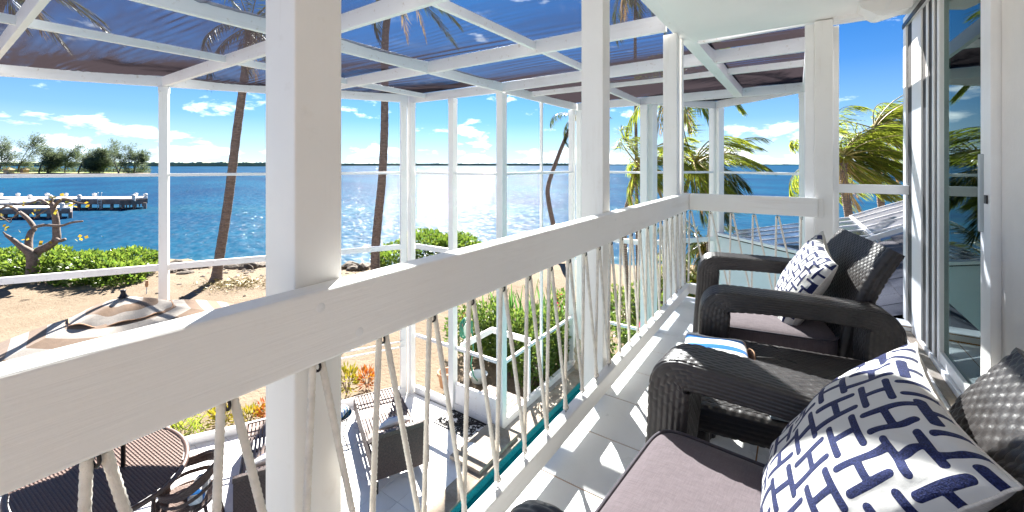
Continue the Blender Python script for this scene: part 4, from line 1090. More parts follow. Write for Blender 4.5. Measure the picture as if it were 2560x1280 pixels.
# hose on its stand, pot, pale tub outside the enclosure corner
hs_ = thing('garden_hose', 'coiled green garden hose hanging outside the patio corner', 'hose', (-4.86, 5.62, LOW))
m_ = MB(); pts = []
for k in range(5 * 28):
    q = 2 * PI * k / 28; pts.append(((0.015 * (k // 28) - .03) * 1.2, 0.13 * math.cos(q) + .012 * math.sin(k), 1.02 + (0.16 + .02 * math.sin(k / 28)) * math.sin(q)))
m_.tube(pts, .011, 6); m_.build('coil', M['hose'], hs_, smooth=True)
m_ = MB(); m_.tube([(0, .16, .95), (.02, .18, .6), (.03, .10, .35), (.05, .15, .12), (.1, .2, .02)], .011, 6); m_.build('hose_end', M['hose'], hs_, smooth=True)
m_ = MB(); m_.box(-.03, .03, -.03, .03, 0, 1.1); m_.build('stand', M['trim'], hs_)
pt = thing('flower_pot', 'terracotta pot with a small plant outside the patio corner', 'pot', (-5.20, 5.46, LOW - .05))
m_ = MB(); m_.lathe([(0.0, 0), (.10, 0), (.14, .22), (.16, .22), (.155, .27), (.13, .26), (.12, .2), (0, .2)], n=24); m_.build('pot', M['terracotta'], pt, smooth=True)
tu = MB(); tu.lathe([(0, 0), (.13, 0), (.16, .12), (.17, .13), (.155, .12), (.12, .03), (0, .03)], n=28)
o_ = tu.build('wash_tub', M['plastic'], smooth=True); o_.location = (-4.84, 5.95, LOW - .05); tag(o_, 'pale blue plastic tub on the sand beside the landing', 'tub')
# ================================================================== ground and sea
SEA = -4.0
def gz(side, dist):
    """height of the sand at a view-aligned ground position"""
    shore = 21.6 + 0.9 * math.sin(side * 0.33 + 1) + 0.5 * math.sin(side * 0.9) 
    t = (dist - 14.0) / max(1.0, (shore - 14.0))
    base = -2.97 if t < 0 else -2.97 - 1.06 * min(1.6, t) ** 1.6
    return base + 0.035 * math.sin(side * 2.3 + dist * .6) * math.sin(dist * 1.9 + .4 * side) + 0.02 * math.sin(side * 6.1 + dist * 4)
gs = MB(); S_ = np.concatenate([np.linspace(-70, -26, 14), np.linspace(-25, 20, 150), np.linspace(21, 70, 16)]); D_ = np.concatenate([np.linspace(-12, -1, 5), np.linspace(0, 30, 150), np.linspace(32, 60, 8)])
P = np.zeros((len(S_), len(D_), 3))
for i, s_ in enumerate(S_):
    for j, d_ in enumerate(D_):
        x, y, _ = spot(s_, d_); z_ = gz(s_, d_)
        if x > -3.2 and y < 7.6: z_ = -3.8
        P[i, j] = (x, y, z_)
gs.grid(P); tag(gs.build('sand_beach', M['sand'], smooth=True), kind='structure')
sea_ = MB(); Lr = 30000
sea_.add([spot(-Lr, 19, SEA), spot(Lr, 19, SEA), spot(Lr, Lr, SEA), spot(-Lr, Lr, SEA)], [(0, 1, 2, 3)])
tag(sea_.build('sea', M['sea']), kind='structure')

# far low shore
def shoreline(name, label, b0, b1, dist, h, seed, mat='shore'):
    rng = np.random.RandomState(seed); m_ = MB(); n = 260; bs = np.linspace(b0, b1, n); top = h * (0.72 + 0.28 * np.abs(np.sin(bs * 60)) * rng.rand(n))
    fade = np.clip(np.minimum((bs - b0) / .05, 1), 0.15, 1); top = top * fade
    F_ = np.array([spot(dist * b, dist, SEA - 1) for b in bs]); T_ = F_.copy(); T_[:, 2] = SEA + top
    B_ = np.array([spot(dist * b, dist * 1.1, SEA - 1) for b in bs]); B2 = np.array([spot(dist * b, dist * 1.1, SEA + 0.9 * t) for b, t in zip(bs, top)])
    m_.grid(np.stack([F_, T_, B2, B_], 1)); o = m_.build(name, M[mat]); return tag(o, kind='structure')
shoreline('mangrove_shore', '', -1.45, -0.52, 1350, 15.5, 1)
shoreline('mangrove_shore', '', -0.60, 0.15, 2300, 15.0, 2)
shoreline('mangrove_shore', '', 0.10, 1.2, 5200, 14.0, 3)

# left spit with windswept trees
m_ = MB(); P = []
for b in np.linspace(-1.9, -0.875, 60):
    e = min(1, (-0.875 - b) / .10)
    P.append([spot(233 * b, 233, SEA - .5), spot(236 * b, 236, SEA + .45), spot(250 * b, 250, SEA + .8 * e), spot(275 * b, 275, SEA - .5)])
m_.grid(np.array(P)); tag(m_.build('grassy_spit', M['grass']), kind='structure')
m_ = MB(); P = []
for b in np.linspace(-1.9, -0.875, 60): P.append([spot(231.5 * b, 231.5, SEA - .2), spot(232.5 * b, 232.5, SEA + .35), spot(236 * b, 236, SEA + .55)])
m_.grid(np.array(P)); tag(m_.build('spit_sand', M['sand']), kind='structure')

def leaf_quads(base, direc, length, width, rng, sidev=None):
    """rhombus leaves from base points along direc"""
    n = len(base); d = direc / (np.linalg.norm(direc, axis=1)[:, None] + 1e-9)
    if sidev is None: sidev = rng.randn(n, 3)
    s_ = np.cross(d, sidev); s_ /= (np.linalg.norm(s_, axis=1)[:, None] + 1e-9)
    L = np.broadcast_to(np.asarray(length), (n,))[:, None]; w = np.broadcast_to(np.asarray(width), (n,))[:, None]
    V = np.stack([base, base + d * L * .45 + s_ * w * .5, base + d * L, base + d * L * .45 - s_ * w * .5], 1)
    return V.reshape(-1, 3), np.arange(n * 4).reshape(n, 4).tolist()

def leafy(name, blobs, n, size, aspect, mat, seed, parent=None, up=0.5, stems=None):
    """foliage in lumpy blobs (cx,cy,cz,rx,ry,rz): leaves crowd the surface and thin inwards"""
    rng = np.random.RandomState(seed); vol = np.array([b[3] * b[4] * b[5] for b in blobs]) ** .67; cnt = (n * vol / vol.sum()).astype(int)
    m_ = MB()
    for b, c_ in zip(blobs, cnt):
        D = rng.randn(c_, 3); D /= np.linalg.norm(D, axis=1)[:, None]
        k = rng.randn(5, 3) * 3.0; ph = rng.rand(5) * 6
        lump = 1 + 0.20 * sum(np.sin(D @ k[i] + ph[i]) for i in range(5)) / 2.2
        r = (0.55 + 0.45 * rng.rand(c_) ** .45) * lump
        base = np.array(b[:3]) + D * r[:, None] * np.array(b[3:6])
        dr = D * 0.9 + rng.randn(c_, 3) * 0.55 + np.array([0, 0, up])
        V, F = leaf_quads(base, dr, size * (0.6 + 0.8 * rng.rand(c_)), size * aspect * (0.7 + .5 * rng.rand(c_)), rng)
        m_.add(V, F)
    return m_.build(name, M[mat], parent)

CAS = [(-3, 366, 0), (45, 352, 1), (97, 362, 1), (118, 384, 2), (162, 372, 0), (196, 378, 1), (226, 374, 2), (258, 366, 0), (296, 368, 1), (335, 376, 0)]
CLAB = ['at the left picture edge', 'second from the left, tallest', 'third from the left, thin and leaning right', 'fourth from the left, low and bushy', 'in the middle of the row, with forked top', 'sixth from the left, with a split trunk',
        'seventh from the left, dense and round', 'eighth from the left, bare-topped', 'second from the right end of the row, wide', 'rightmost of the row, reaching over the water']
for i, (px, top, kind) in enumerate(CAS):
    d = 238 + 6 * math.sin(i * 2.1); mpp = d / 1035.0; h = (433 - top) * mpp; side = (px - 1280) * mpp; rng = np.random.RandomState(50 + i)
    t = thing('casuarina_tree', 'windswept casuarina on the far spit, ' + CLAB[i], 'tree', spot(side, d, SEA + .5), 0, 'casuarina trees on the spit across the water')
    m_ = MB(); nodes = []
    tip = h * .80
    def br(p, dirn, L, r, lev):
        pts = [p]; 
        for q in range(5):
            dirn = (dirn + Vector((RX * .10, RY * .10, 0.03)) + Vector(rng.randn(3) * 0.10)).normalized(); pts.append(pts[-1] + dirn * (L / 5))
        m_.tube([tuple(a) for a in pts], [r * (1 - .15 * k) for k in range(6)], 5)
        nodes.extend([(a, lev, L) for a in pts[2 if lev else 3:]])
        if lev < 2:
            for q in range(5 if lev == 0 else 3):
                b_ = pts[rng.randint(1 if lev == 0 else 2, 6)]; nd = (dirn * .6 + Vector(rng.randn(3) * .75) + Vector((RX * .35, RY * .35, .25))).normalized()
                br(b_, nd, L * rng.uniform(.35, .6), r * .45, lev + 1)
    for q in range(2 if kind != 2 else 3): br(Vector((q * .4, 0, 0)), Vector((RX * .12 * (q + 1) * rng.uniform(-.6, 1.4), 0, 1)).normalized(), tip * (1 - .12 * q), 0.34, 0)
    m_.build('trunk', M['casutrunk'], t)
    B = []; Dd = []
    for a, lev, L in nodes:
        k = {0: 12, 1: 16, 2: 13}[lev] if kind != 2 else 24
        o_ = rng.randn(k, 3) * (0.75 + .25 * (kind == 2)); B.append(np.array(a) + o_)
        Dd.append(o_ * .5 + np.array([RX * .9, RY * .9, .35]) + rng.randn(k, 3) * .3)
    B = np.concatenate(B); Dd = np.concatenate(Dd); V, F = leaf_quads(B, Dd, 1.5 * (.5 + rng.rand(len(B))), 0.24, rng)
    fm = MB(); fm.add(V, F); fm.build('crown', M['casu'], t)
th_ = []
rng = np.random.RandomState(77)
for px in range(-30, 372, 9):
    d = 252; mp = d / 1035; hh = rng.uniform(.8, 3.4) * (1 if px < 330 else .6); p = spot((px - 1280) * mp, d, SEA + .4 + hh * .5); th_.append((p[0], p[1], p[2], 2.2, 1.6, hh * .55))
tk = leafy('spit_thicket', th_, 5200, 1.3, .3, 'casu', 78); tag(tk, 'low scrub between the casuarina trunks on the far spit', 'scrub', kind='stuff')
for px, w, nm in ((22, 9, 'small tan thatched hut between the leftmost far trees'), (61, 6, 'tiny orange hut beside the tallest far tree')):
    mp = 240 / 1035; s0 = (px - 1280) * mp; t = thing('beach_hut', nm, 'hut', spot(s0, 240, SEA + .5), YAW, 'huts on the far spit')
    m_ = MB(); m_.box(-w * mp / 2 * 1.4, w * mp / 2 * 1.4, -1.5, 1.5, 0, 1.7); m_.build('wall', M['hut'] if w > 7 else M['terracotta'], t)
    m_ = MB(); a = w * mp / 2 * 1.8; m_.add([(-a, -2, 1.7), (a, -2, 1.7), (a, 2, 1.7), (-a, 2, 1.7), (-a * .3, 0, 3.1), (a * .3, 0, 3.1)], [(0, 1, 5, 4), (2, 3, 4, 5), (1, 2, 5), (3, 0, 4), (0, 3, 2, 1)]); m_.build('roof', M['palmdry'], t)

# concrete jetty with bollards
jt = thing('jetty', 'long low concrete jetty on dark timber piles across the bay', 'jetty', spot(-50, 45, SEA))
J0 = Vector(spot(-50, 45, SEA))
def jl(px, d, z_): 
    p = Vector(spot((px - 1280) / 1035 * d, d, z_)) - J0; return tuple(p)
def jslab(pts, zt, zb, mat, name):
    n = len(pts); m_ = MB(); m_.add([jl(a, b, zt) for a, b in pts] + [jl(a, b, zb) for a, b in pts], [tuple(range(n)), tuple(range(2 * n - 1, n - 1, -1))] + [(i, i + n, (i + 1) % n + n, (i + 1) % n) for i in range(n)]); return m_.build(name, M[mat], jt)
arm1 = [(-70, 47.0), (225, 47.6), (330, 47.8), (368, 49.6), (368, 51.0), (300, 50.5), (-60, 50.4)]
arm2 = [(-60, 39.2), (176, 39.8), (182, 40.6), (182, 41.8), (-60, 41.2)]
ramp = [(-70, 42.2), (30, 43.0), (112, 46.6), (110, 47.6), (60, 47.6), (-70, 44.0)]
for a_, zt in ((arm1, -2.72), (arm2, -2.95), (ramp, -2.80)):
    jslab(a_, zt, zt - 0.14, 'concrete', 'deck_slab')
def ins(pts, k): 
    cx = sum(p[0] for p in pts) / len(pts); cy = sum(p[1] for p in pts) / len(pts); return [(cx + (p[0] - cx) * k, cy + (p[1] - cy) * (k - .02 if abs(p[1] - cy) else k)) for p in pts]
jslab(ins(arm1, .996), -2.862, -3.42, 'dockwood', 'timber_skirt'); jslab(ins(arm2, .995), -3.092, -3.55, 'dockwood', 'timber_skirt'); jslab(ins(ramp, .99), -2.942, -3.40, 'dockwood', 'timber_skirt')
rng = random.Random(3)
for a, zt in ((arm1, 47.9), (arm1, 50.0)):
    for k in range(16):
        px = -50 + k * 27.5; d = zt + (0.6 if px > 300 else 0)
        m_ = MB(); m_.tube([jl(px, d, -3.30), jl(px, d, -4.6)], 0.16, 8); m_.build('piling', M['dockwood'], jt)
for k in range(9):
    m_ = MB(); px = -40 + k * 27; m_.tube([jl(px, 39.9, -3.4), jl(px, 39.9, -4.6)], 0.14, 8); m_.build('piling', M['dockwood'], jt)
for k in range(26):   # fender boards on the outer face
    px = 300 + k * 2.7; d = 47.55 + max(0, (px - 330) / 38 * 1.9); m_ = MB(); p = jl(px, d - .12, -2.87); q = jl(px, d - .12, -3.75 if k % 3 == 0 else -3.45); m_.beam(p, q, .11, .08, (1, 0, 0)); m_.build('fender_board', M['dockwood'], jt)
for px, d, zt in ((2, 50.2, -2.72), (45, 50.2, -2.72), (118, 50.2, -2.72), (165, 50.2, -2.72), (236, 50.2, -2.72), (340, 50.6, -2.72), (74, 47.3, -2.72), (125, 47.4, -2.72), (198, 47.5, -2.72), (334, 47.7, -2.72), (364, 49.7, -2.72), (155, 39.9, -2.95), (175, 40.3, -2.95)):
    m_ = MB(); c = jl(px, d, zt); m_.lathe([(0.17, -.3), (0.17, .20), (0.21, .22), (0.21, .34), (0.12, .42), (0, .44)], cx=c[0], cy=c[1], cz=c[2], n=10); m_.build('bollard', M['concrete'], jt, smooth=False)
m_ = MB()
for dx in (0, 9): m_.tube([jl(244 + dx, 47.4, -3.9), jl(244 + dx, 47.4, -2.0), jl(246 + dx, 48.0, -2.1)], .03, 6)
for z_ in (-3.5, -3.2, -2.9): m_.beam(jl(244, 47.4, z_), jl(253, 47.4, z_), .04, .05)
m_.build('ladder', M['plastic'], jt)

# ironshore rocks at the waterline
rng = random.Random(8); k = 0
def rock(side, dist, r):
    m_ = MB(); m_.blob((0, 0, 0), (r * rng.uniform(.8, 1.5), r * rng.uniform(.7, 1.1), r * rng.uniform(.45, .8)), rng.randint(0, 9999), 7, .55)
    o = m_.build('shore_rock', M['rock']); o.location = spot(side, dist, gz(side, dist) + r * .12); o.rotation_euler = (0, 0, rng.uniform(0, 6))
    px_ = 1280 + side / dist * 1035
    tag(o, 'dark pitted shore rock in the short cluster right of the nearest column' if px_ > 800 else ('dark pitted shore rock in the broken line right of the leaning palm foot' if px_ > 545 else 'dark pitted shore rock between the hedge and the leaning palm'), 'rock', 'rocks along the waterline')
for k in range(52):
    px = rng.choice([rng.uniform(405, 500), rng.uniform(490, 670), rng.uniform(560, 670), rng.uniform(855, 925)]); d = 18.7 + rng.uniform(-1.4, 1.6) - (1.2 if px < 470 else 0)
    rock((px - 1280) / 1035 * d, d, rng.uniform(.12, .38))
m_ = MB()
for k in range(260):
    px = rng.uniform(380, 930); d = 17.6 + rng.gauss(0, 1.6); s_ = (px - 1280) / 1035 * d; r = rng.uniform(.03, .10); c = spot(s_, d, gz(s_, d)); m_.blob(c, (r, r, r * .6), k, 4, .4)
tag(m_.build('shore_rubble', M['rock']), kind='stuff')

# hedges
def hedge(name, label, cat, bl, n, size, mat, seed, aspect=.62, group=None):
    t = thing(name, label, cat, (0, 0, 0), 0, group)
    leafy('foliage', bl, n, size, aspect, mat, seed, t)
    m_ = MB(); rg = random.Random(seed)
    for b in bl:
        for k in range(5): m_.tube([(b[0] + rg.uniform(-.2, .2), b[1] + rg.uniform(-.2, .2), b[2] - b[5]), (b[0] + rg.uniform(-.6, .6) * b[3], b[1] + rg.uniform(-.6, .6) * b[4], b[2] + .3 * b[5])], [.02, .008], 5)
        core = MB(); 
    m_.build('stem', M['twig'], t); return t
def bl(side, dist, z_, rx, ry, rz): p = spot(side, dist, z_); return (p[0], p[1], p[2], rx, ry, rz)
hedge('sea_grape_hedge', 'clipped bright green hedge on the sand at the left, behind the bare tree', 'hedge',
      [bl(-19.4, 15.6, -2.62, 1.2, 1.1, .52), bl(-17.7, 15.6, -2.60, 1.2, 1.0, .56), bl(-16.4, 15.4, -2.60, 1.1, 1.0, .56), bl(-15.0, 15.0, -2.62, 1.1, 1.0, .58), bl(-13.95, 14.6, -2.68, .95, .9, .50), bl(-21, 15.8, -2.6, 1.1, 1, .5), bl(-14.6, 15.8, -2.6, 1.1, 1.0, .5)], 19000, .135, 'hedge', 21)
hedge('shore_bush', 'rounded light green bush by the shore seen between the centre posts', 'bush',
      [bl(-4.6, 16.4, -2.65, .8, .8, .60), bl(-3.4, 16.9, -2.42, 1.0, 1.0, .75), bl(-2.3, 17.4, -2.48, .9, .9, .66), bl(-1.2, 18.0, -2.8, .8, .8, .50), bl(-.2, 18.6, -3.0, .8, .8, .4)], 11000, .15, 'hedge', 22)

# bare sea-grape tree with a few yellow leaves
sgt = thing('sea_grape_tree', 'nearly bare crooked sea-grape tree with a few yellow leaves', 'tree', spot(-16.9, 14.6, -3.0))
O_ = Vector(spot(-16.9, 14.6, -3.0)); m_ = MB(); rg = random.Random(5); tips = []
def pp(px, py, dd=0): d = 14.6 + dd; return Vector(spot((px - 1280) / 1035 * d, d, CAM_H - (py - 412) / 1035 * d)) - O_
def branch(pts, r0, r1, dd=0.0, dd1=0.0):
    n = len(pts); P_ = [pp(x, y, dd + (dd1 - dd) * i / (n - 1)) for i, (x, y) in enumerate(pts)]; q_ = catmull([tuple(p) for p in P_], n * 4); m_.tube([tuple(p) for p in q_], list(np.linspace(r0, r1, len(q_))), 8); tips.append(q_[-1]); return q_
branch([(80, 712), (82, 670), (80, 640), (70, 628), (55, 618), (35, 602), (15, 588)], .20, .045, 0, -.3)
branch([(82, 648), (96, 628), (118, 617), (140, 600), (141, 575), (139, 545), (133, 520), (128, 508)], .15, .075, 0, .3)
branch([(72, 632), (72, 600), (78, 580), (85, 570), (70, 548), (48, 530), (22, 515), (2, 522)], .11, .035, 0, .8)
branch([(84, 569), (108, 563), (135, 564), (155, 564), (180, 556), (206, 553)], .055, .03, .1, -.6)
branch([(140, 598), (150, 602), (163, 598)], .07, .05)
branch([(128, 512), (112, 505), (98, 500), (60, 512), (20, 505)], .06, .015, .3, 1.0)
branch([(133, 522), (150, 500), (170, 498), (190, 505), (215, 510)], .055, .012, .3, -.5)
branch([(128, 510), (132, 495), (150, 490)], .03, .01); branch([(48, 530), (30, 545), (5, 548)], .03, .01); branch([(15, 588), (8, 580)], .03, .02); branch([(85, 545), (120, 522), (128, 520)], .02, .012); branch([(0, 540), (25, 556), (28, 548)], .02, .01)
m_.build('trunk', M['twig'], sgt, smooth=True)
rngn = np.random.RandomState(6); fm = MB()
for c in [(150, 490), (132, 500), (140, 530), (122, 510), (178, 508), (200, 515), (215, 512), (90, 540), (30, 512), (60, 510), (88, 532), (45, 574), (20, 570), (130, 603), (100, 612), (60, 600), (207, 592), (198, 600), (5, 545), (160, 512), (190, 522), (95, 505)]:
    k = rngn.randint(1, 4); base = np.array([pp(c[0] + rngn.uniform(-7, 7), c[1] + rngn.uniform(-6, 6), rngn.uniform(-.4, .4)) for _ in range(k)])
    V, F = leaf_quads(base, rngn.randn(k, 3) + np.array([0, 0, .3]), .13, .12, rngn); fm.add(V, F)
fm.build('leaves', M['yleaf'], sgt)['kind'] = 'stuff'

# ------------------------------------------------------------------ palms
WIND = Vector((RX, RY, 0.0))
def frond(parent, az, el0, L, rng, wind=.5, grav=.9, leaf=.5, nl=46, mat='palm', r=.022):
    nl = int(nl * 1.3)
    n = 16; p = Vector((0, 0, 0)); d = Vector((math.cos(az) * math.cos(el0), math.sin(az) * math.cos(el0), math.sin(el0))); pts = [p.copy()]; dirs = [d.copy()]
    for i in range(n):
        t = (i + 1) / n; d = (d + WIND * wind * .13 * (0.4 + t) + Vector((0, 0, -1)) * grav * .10 * (0.5 + t)).normalized(); p = p + d * (L / n); pts.append(p.copy()); dirs.append(d.copy())
    m_ = MB(); m_.tube([tuple(q) for q in pts], [r * (1 - .9 * i / n) for i in range(n + 1)], 5, mat=1)
    P_ = np.array([tuple(q) for q in pts]); Dn = np.array([tuple(q) for q in dirs]); tt = np.linspace(.10, 1.0, nl); idx = tt * n; i0 = np.clip(idx.astype(int), 0, n - 1); f = (idx - i0)[:, None]
    base = P_[i0] * (1 - f) + P_[i0 + 1] * f; dd = Dn[i0] * (1 - f) + Dn[i0 + 1] * f
    upv = np.array([0, 0, 1.0]); sv = np.cross(dd, upv); sv /= np.linalg.norm(sv, axis=1)[:, None] + 1e-9
    prof = leaf * (np.sin(PI * np.clip(.12 + .80 * tt, 0, 1)) ** .6) + .06
    w = np.array(WIND)
    for s_ in (-1, 1):
        dr = sv * s_ * (.75 - .35 * tt[:, None]) + dd * (.55 + .4 * tt[:, None]) + np.array([0, 0, -.42]) * (1 + .3 * rng.randn(nl, 1)) + w * wind * (.55 + .35 * rng.rand(nl, 1)) + rng.randn(nl, 3) * .07
        dr /= np.linalg.norm(dr, axis=1)[:, None]; Lf = prof * (.85 + .3 * rng.rand(nl)); wd = .028 * (leaf / .5) ** .5
        tip = base + dr * Lf[:, None] + np.array([0, 0, -.16]) * Lf[:, None] + w * wind * .18 * Lf[:, None]
        mid = base + dr * Lf[:, None] * .45; nrm = np.cross(dr, upv + .3 * rng.randn(nl, 3)); nrm /= np.linalg.norm(nrm, axis=1)[:, None] + 1e-9
        a = mid + nrm * wd / 2; b = mid - nrm * wd / 2
        V = np.stack([base, a, tip, b], 1).reshape(-1, 3); m_.add(V, np.arange(nl * 4).reshape(nl, 4).tolist())
    return m_.build('frond', [M[mat], M['rachis']], parent)

def palm(label, path, rad, nf, L, seed, wind=.5, leaf=.5, mat='palm', group='coconut palms', dry=2, azs=None, lift=1.0, nl=46, crown=True):
    """path: world points from base to crown"""
    b = Vector(path[0]); t = thing('palm_tree', label, 'palm tree', tuple(b), 0, group); rng = np.random.RandomState(seed)
    q_ = catmull([tuple(Vector(p) - b) for p in path], len(path) * 7); n = len(q_); m_ = MB()
    rs = [rad * (1.0 - .30 * i / n + (.55 * math.exp(-i / (n * .035)))) * (1 + .03 * ((i % 2) * 2 - 1)) for i in range(n)]
    m_.tube([tuple(p) for p in q_], rs, 12); m_.build('trunk', M['bark'], t, smooth=True)
    if not crown: return t
    top = Vector(q_[-1]); rng_az = azs
    for i in range(nf):
        az = (2 * PI * i / nf * 1.0 + rng.uniform(-.25, .25) + i * 2.4) if azs is None else azs[i % len(azs)] + rng.uniform(-.15, .15)
        el = R(68 - 100 * ((i % 7) / 6.0) + rng.uniform(-10, 10)) * lift
        o = frond(t, az, el, L * rng.uniform(.8, 1.1), rng, wind, .9, leaf, nl, mat); o.location = top + Vector((0, 0, rng.uniform(-.08, .08)))
    for i in range(dry):
        o = frond(t, rng.uniform(0, 6.28), R(-35), L * .75, rng, wind * .5, 1.6, leaf * .7, nl // 2, 'palmdry'); o.location = top
    for i in range(5):
        m_ = MB(); m_.blob((0, 0, 0), (.085, .085, .11), i, 7, .08); o = m_.build('coconut', M['crotony'], t, smooth=True); a = i * 1.3; o.location = top + Vector((.14 * math.cos(a), .14 * math.sin(a), -.14))
    return t
def pt_(px, py, d): return spot((px - 1280) / 1035 * d, d, CAM_H - (py - 412) / 1035 * d)
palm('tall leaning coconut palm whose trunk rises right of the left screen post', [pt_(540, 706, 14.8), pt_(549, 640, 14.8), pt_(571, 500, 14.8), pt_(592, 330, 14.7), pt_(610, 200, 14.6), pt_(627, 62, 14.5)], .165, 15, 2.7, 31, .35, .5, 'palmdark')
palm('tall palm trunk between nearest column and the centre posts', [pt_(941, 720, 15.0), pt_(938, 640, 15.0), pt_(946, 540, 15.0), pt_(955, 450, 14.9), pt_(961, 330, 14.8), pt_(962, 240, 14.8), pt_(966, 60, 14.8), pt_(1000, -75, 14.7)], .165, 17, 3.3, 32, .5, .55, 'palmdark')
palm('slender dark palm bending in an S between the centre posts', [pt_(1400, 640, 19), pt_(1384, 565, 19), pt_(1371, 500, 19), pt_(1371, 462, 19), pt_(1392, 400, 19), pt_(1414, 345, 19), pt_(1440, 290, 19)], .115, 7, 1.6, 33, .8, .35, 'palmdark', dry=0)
palm('palm with golden fronds behind the second column', [pt_(1545, 1000, 9.6), pt_(1568, 800, 9.6), pt_(1562, 560, 9.6), pt_(1578, 480, 9.6), pt_(1604, 415, 9.6)], .055, 17, 1.35, 34, .75, .38, nl=40)
palm('palm with upright stems just left of the far enclosure corner', [pt_(1590, 990, 10.2), pt_(1640, 800, 10.2), pt_(1690, 600, 10.2), pt_(1712, 480, 10.2), pt_(1738, 408, 10.2)], .065, 17, 1.6, 35, .7, .42, nl=40)
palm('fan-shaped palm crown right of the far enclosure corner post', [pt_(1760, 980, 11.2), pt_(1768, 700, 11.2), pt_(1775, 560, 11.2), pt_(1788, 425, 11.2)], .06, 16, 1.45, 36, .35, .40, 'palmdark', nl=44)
palm('taller palm whose crown hangs above the far corner of the pergola', [pt_(1690, 1000, 9.9), pt_(1684, 700, 9.9), pt_(1686, 400, 9.9), pt_(1690, 205, 9.9)], .07, 13, 1.75, 37, .25, .45, nl=44)
palm('short bushy palm low behind the rope railing corner', [pt_(1745, 960, 9.0), pt_(1748, 860, 9.0), pt_(1752, 700, 9.0)], .07, 18, 1.25, 38, .25, .42, lift=.9, nl=44)
palm('young palm with dark fan leaves below the corner rail', [pt_(1772, 960, 11.8), pt_(1770, 760, 11.8), pt_(1764, 610, 11.8)], .07, 14, 1.5, 39, .15, .5, 'palmdark')
palm('big windblown coconut palm in the gap left of the sliding door', [pt_(2150, 760, 12.6), pt_(2132, 600, 12.6), pt_(2119, 520, 12.6), pt_(2110, 450, 12.6), pt_(2108, 388, 12.6)], .125, 36, 2.7, 40, 1.2, .72, azs=[YAW + a for a in (0.1, .5, -.4, .9, -.9, .3, -.2, 1.3, 2.0, -1.4, .7, 2.8)])
palm('second windblown palm behind, trunk nearer the sliding door', [pt_(2226, 760, 14.5), pt_(2208, 560, 14.5), pt_(2198, 470, 14.5), pt_(2190, 380, 14.5), pt_(2186, 320, 14.5)], .115, 32, 3.0, 41, 1.2, .72, azs=[YAW + a for a in (0.1, .5, -.4, .9, -.9, .3, -.2, 1.2, .0, -1.3, .7, 2.6)])
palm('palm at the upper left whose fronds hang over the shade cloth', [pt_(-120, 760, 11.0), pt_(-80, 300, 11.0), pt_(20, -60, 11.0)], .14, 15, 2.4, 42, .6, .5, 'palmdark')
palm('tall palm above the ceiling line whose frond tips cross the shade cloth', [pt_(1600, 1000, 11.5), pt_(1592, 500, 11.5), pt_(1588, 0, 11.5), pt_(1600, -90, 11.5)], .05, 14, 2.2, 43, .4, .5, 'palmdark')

# ------------------------------------------------------------------ planting beds round the enclosure
def sword(name, label, cx, cy, n, h, seed, spread=.35):
    rg = np.random.RandomState(seed); t = thing(name, label, 'plant', (cx, cy, -2.95), 0, 'sword-leaved plants in the bed')
    for k in range(n):
        a = rg.uniform(0, 2 * PI); le = rg.uniform(.05, .32); hh = h * rg.uniform(.75, 1.1); bx, by = rg.uniform(-spread, spread), rg.uniform(-spread, spread) * .6; pts = []
        w = .045 * rg.uniform(.8, 1.3); fx, fy = math.cos(a + 1.57), math.sin(a + 1.57); V = []
        for i in range(6):
            f = i / 5; x = bx + math.cos(a) * le * f * f * hh; y = by + math.sin(a) * le * f * f * hh; ww = w * (1 - f ** 2.5) * (.6 + .8 * f if f < .5 else 1)
            V += [(x - fx * ww, y - fy * ww, hh * f), (x + math.cos(a) * .012, y + math.sin(a) * .012, hh * f), (x + fx * ww, y + fy * ww, hh * f)]
        F = [(3 * i + j, 3 * i + j + 1, 3 * i + j + 4, 3 * i + j + 3) for i in range(5) for j in range(2)]
        m_ = MB(); m_.add(V, F); m_.build('leaf_blade', M['snake'], t)
sword('sword_plant', 'tall green sword leaves standing left of the corner post', -5.75, 7.55, 14, 1.28, 1)
sword('sword_plant', 'tall green sword leaves behind the corner screen post', -5.30, 7.75, 15, 1.30, 2)
sword('sword_plant', 'dense sword leaves in the middle of the planting bed', -4.85, 8.0, 18, 1.36, 3)
sword('sword_plant', 'darker sword leaves at the right end of the bed', -4.50, 8.25, 16, 1.34, 4)
def bush(label, blobs, n, size, mat, seed, name='flowering_shrub', grp='shrubs round the enclosure'):
    t = thing(name, label, 'shrub', (0, 0, 0), 0, grp); leafy('foliage', blobs, n, size, .5, mat, seed, t, .3)
    m_ = MB(); rg = random.Random(seed)
    for b in blobs:
        for k in range(7): m_.tube([(b[0] + rg.uniform(-.15, .15), b[1] + rg.uniform(-.15, .15), -2.97), (b[0] + rg.uniform(-.7, .7) * b[3], b[1] + rg.uniform(-.7, .7) * b[4], b[2] + rg.uniform(-.2, .5) * b[5])], [.014, .006], 5)
    m_.build('stem', M['twig'], t)
    return t
bush('bright glossy shrub outside the patio corner, left of the middle post', [(-5.75, 6.75, -2.40, .50, .45, .50), (-5.35, 7.1, -2.35, .5, .45, .55)], 3800, .085, 'shrub', 61)
bush('dense green shrub behind the door landing', [(-4.95, 6.95, -2.40, .55, .45, .55), (-4.5, 6.75, -2.45, .45, .4, .52), (-4.35, 7.2, -2.35, .4, .4, .55)], 6200, .085, 'shrub', 62)
bush('shrub pressed against the screen left of the far post', [(-4.0, 6.55, -2.45, .30, .40, .50), (-3.98, 7.2, -2.35, .30, .40, .60), (-4.1, 7.8, -2.2, .4, .4, .7)], 4800, .08, 'shrub', 63)
bush('green and red shrub beyond the far wall of the enclosure', [(-3.2, 8.2, -2.45, .5, .4, .5), (-2.5, 8.6, -2.45, .5, .4, .5), (-1.9, 9.6, -2.3, .6, .5, .7)], 4600, .09, 'shrub', 64)
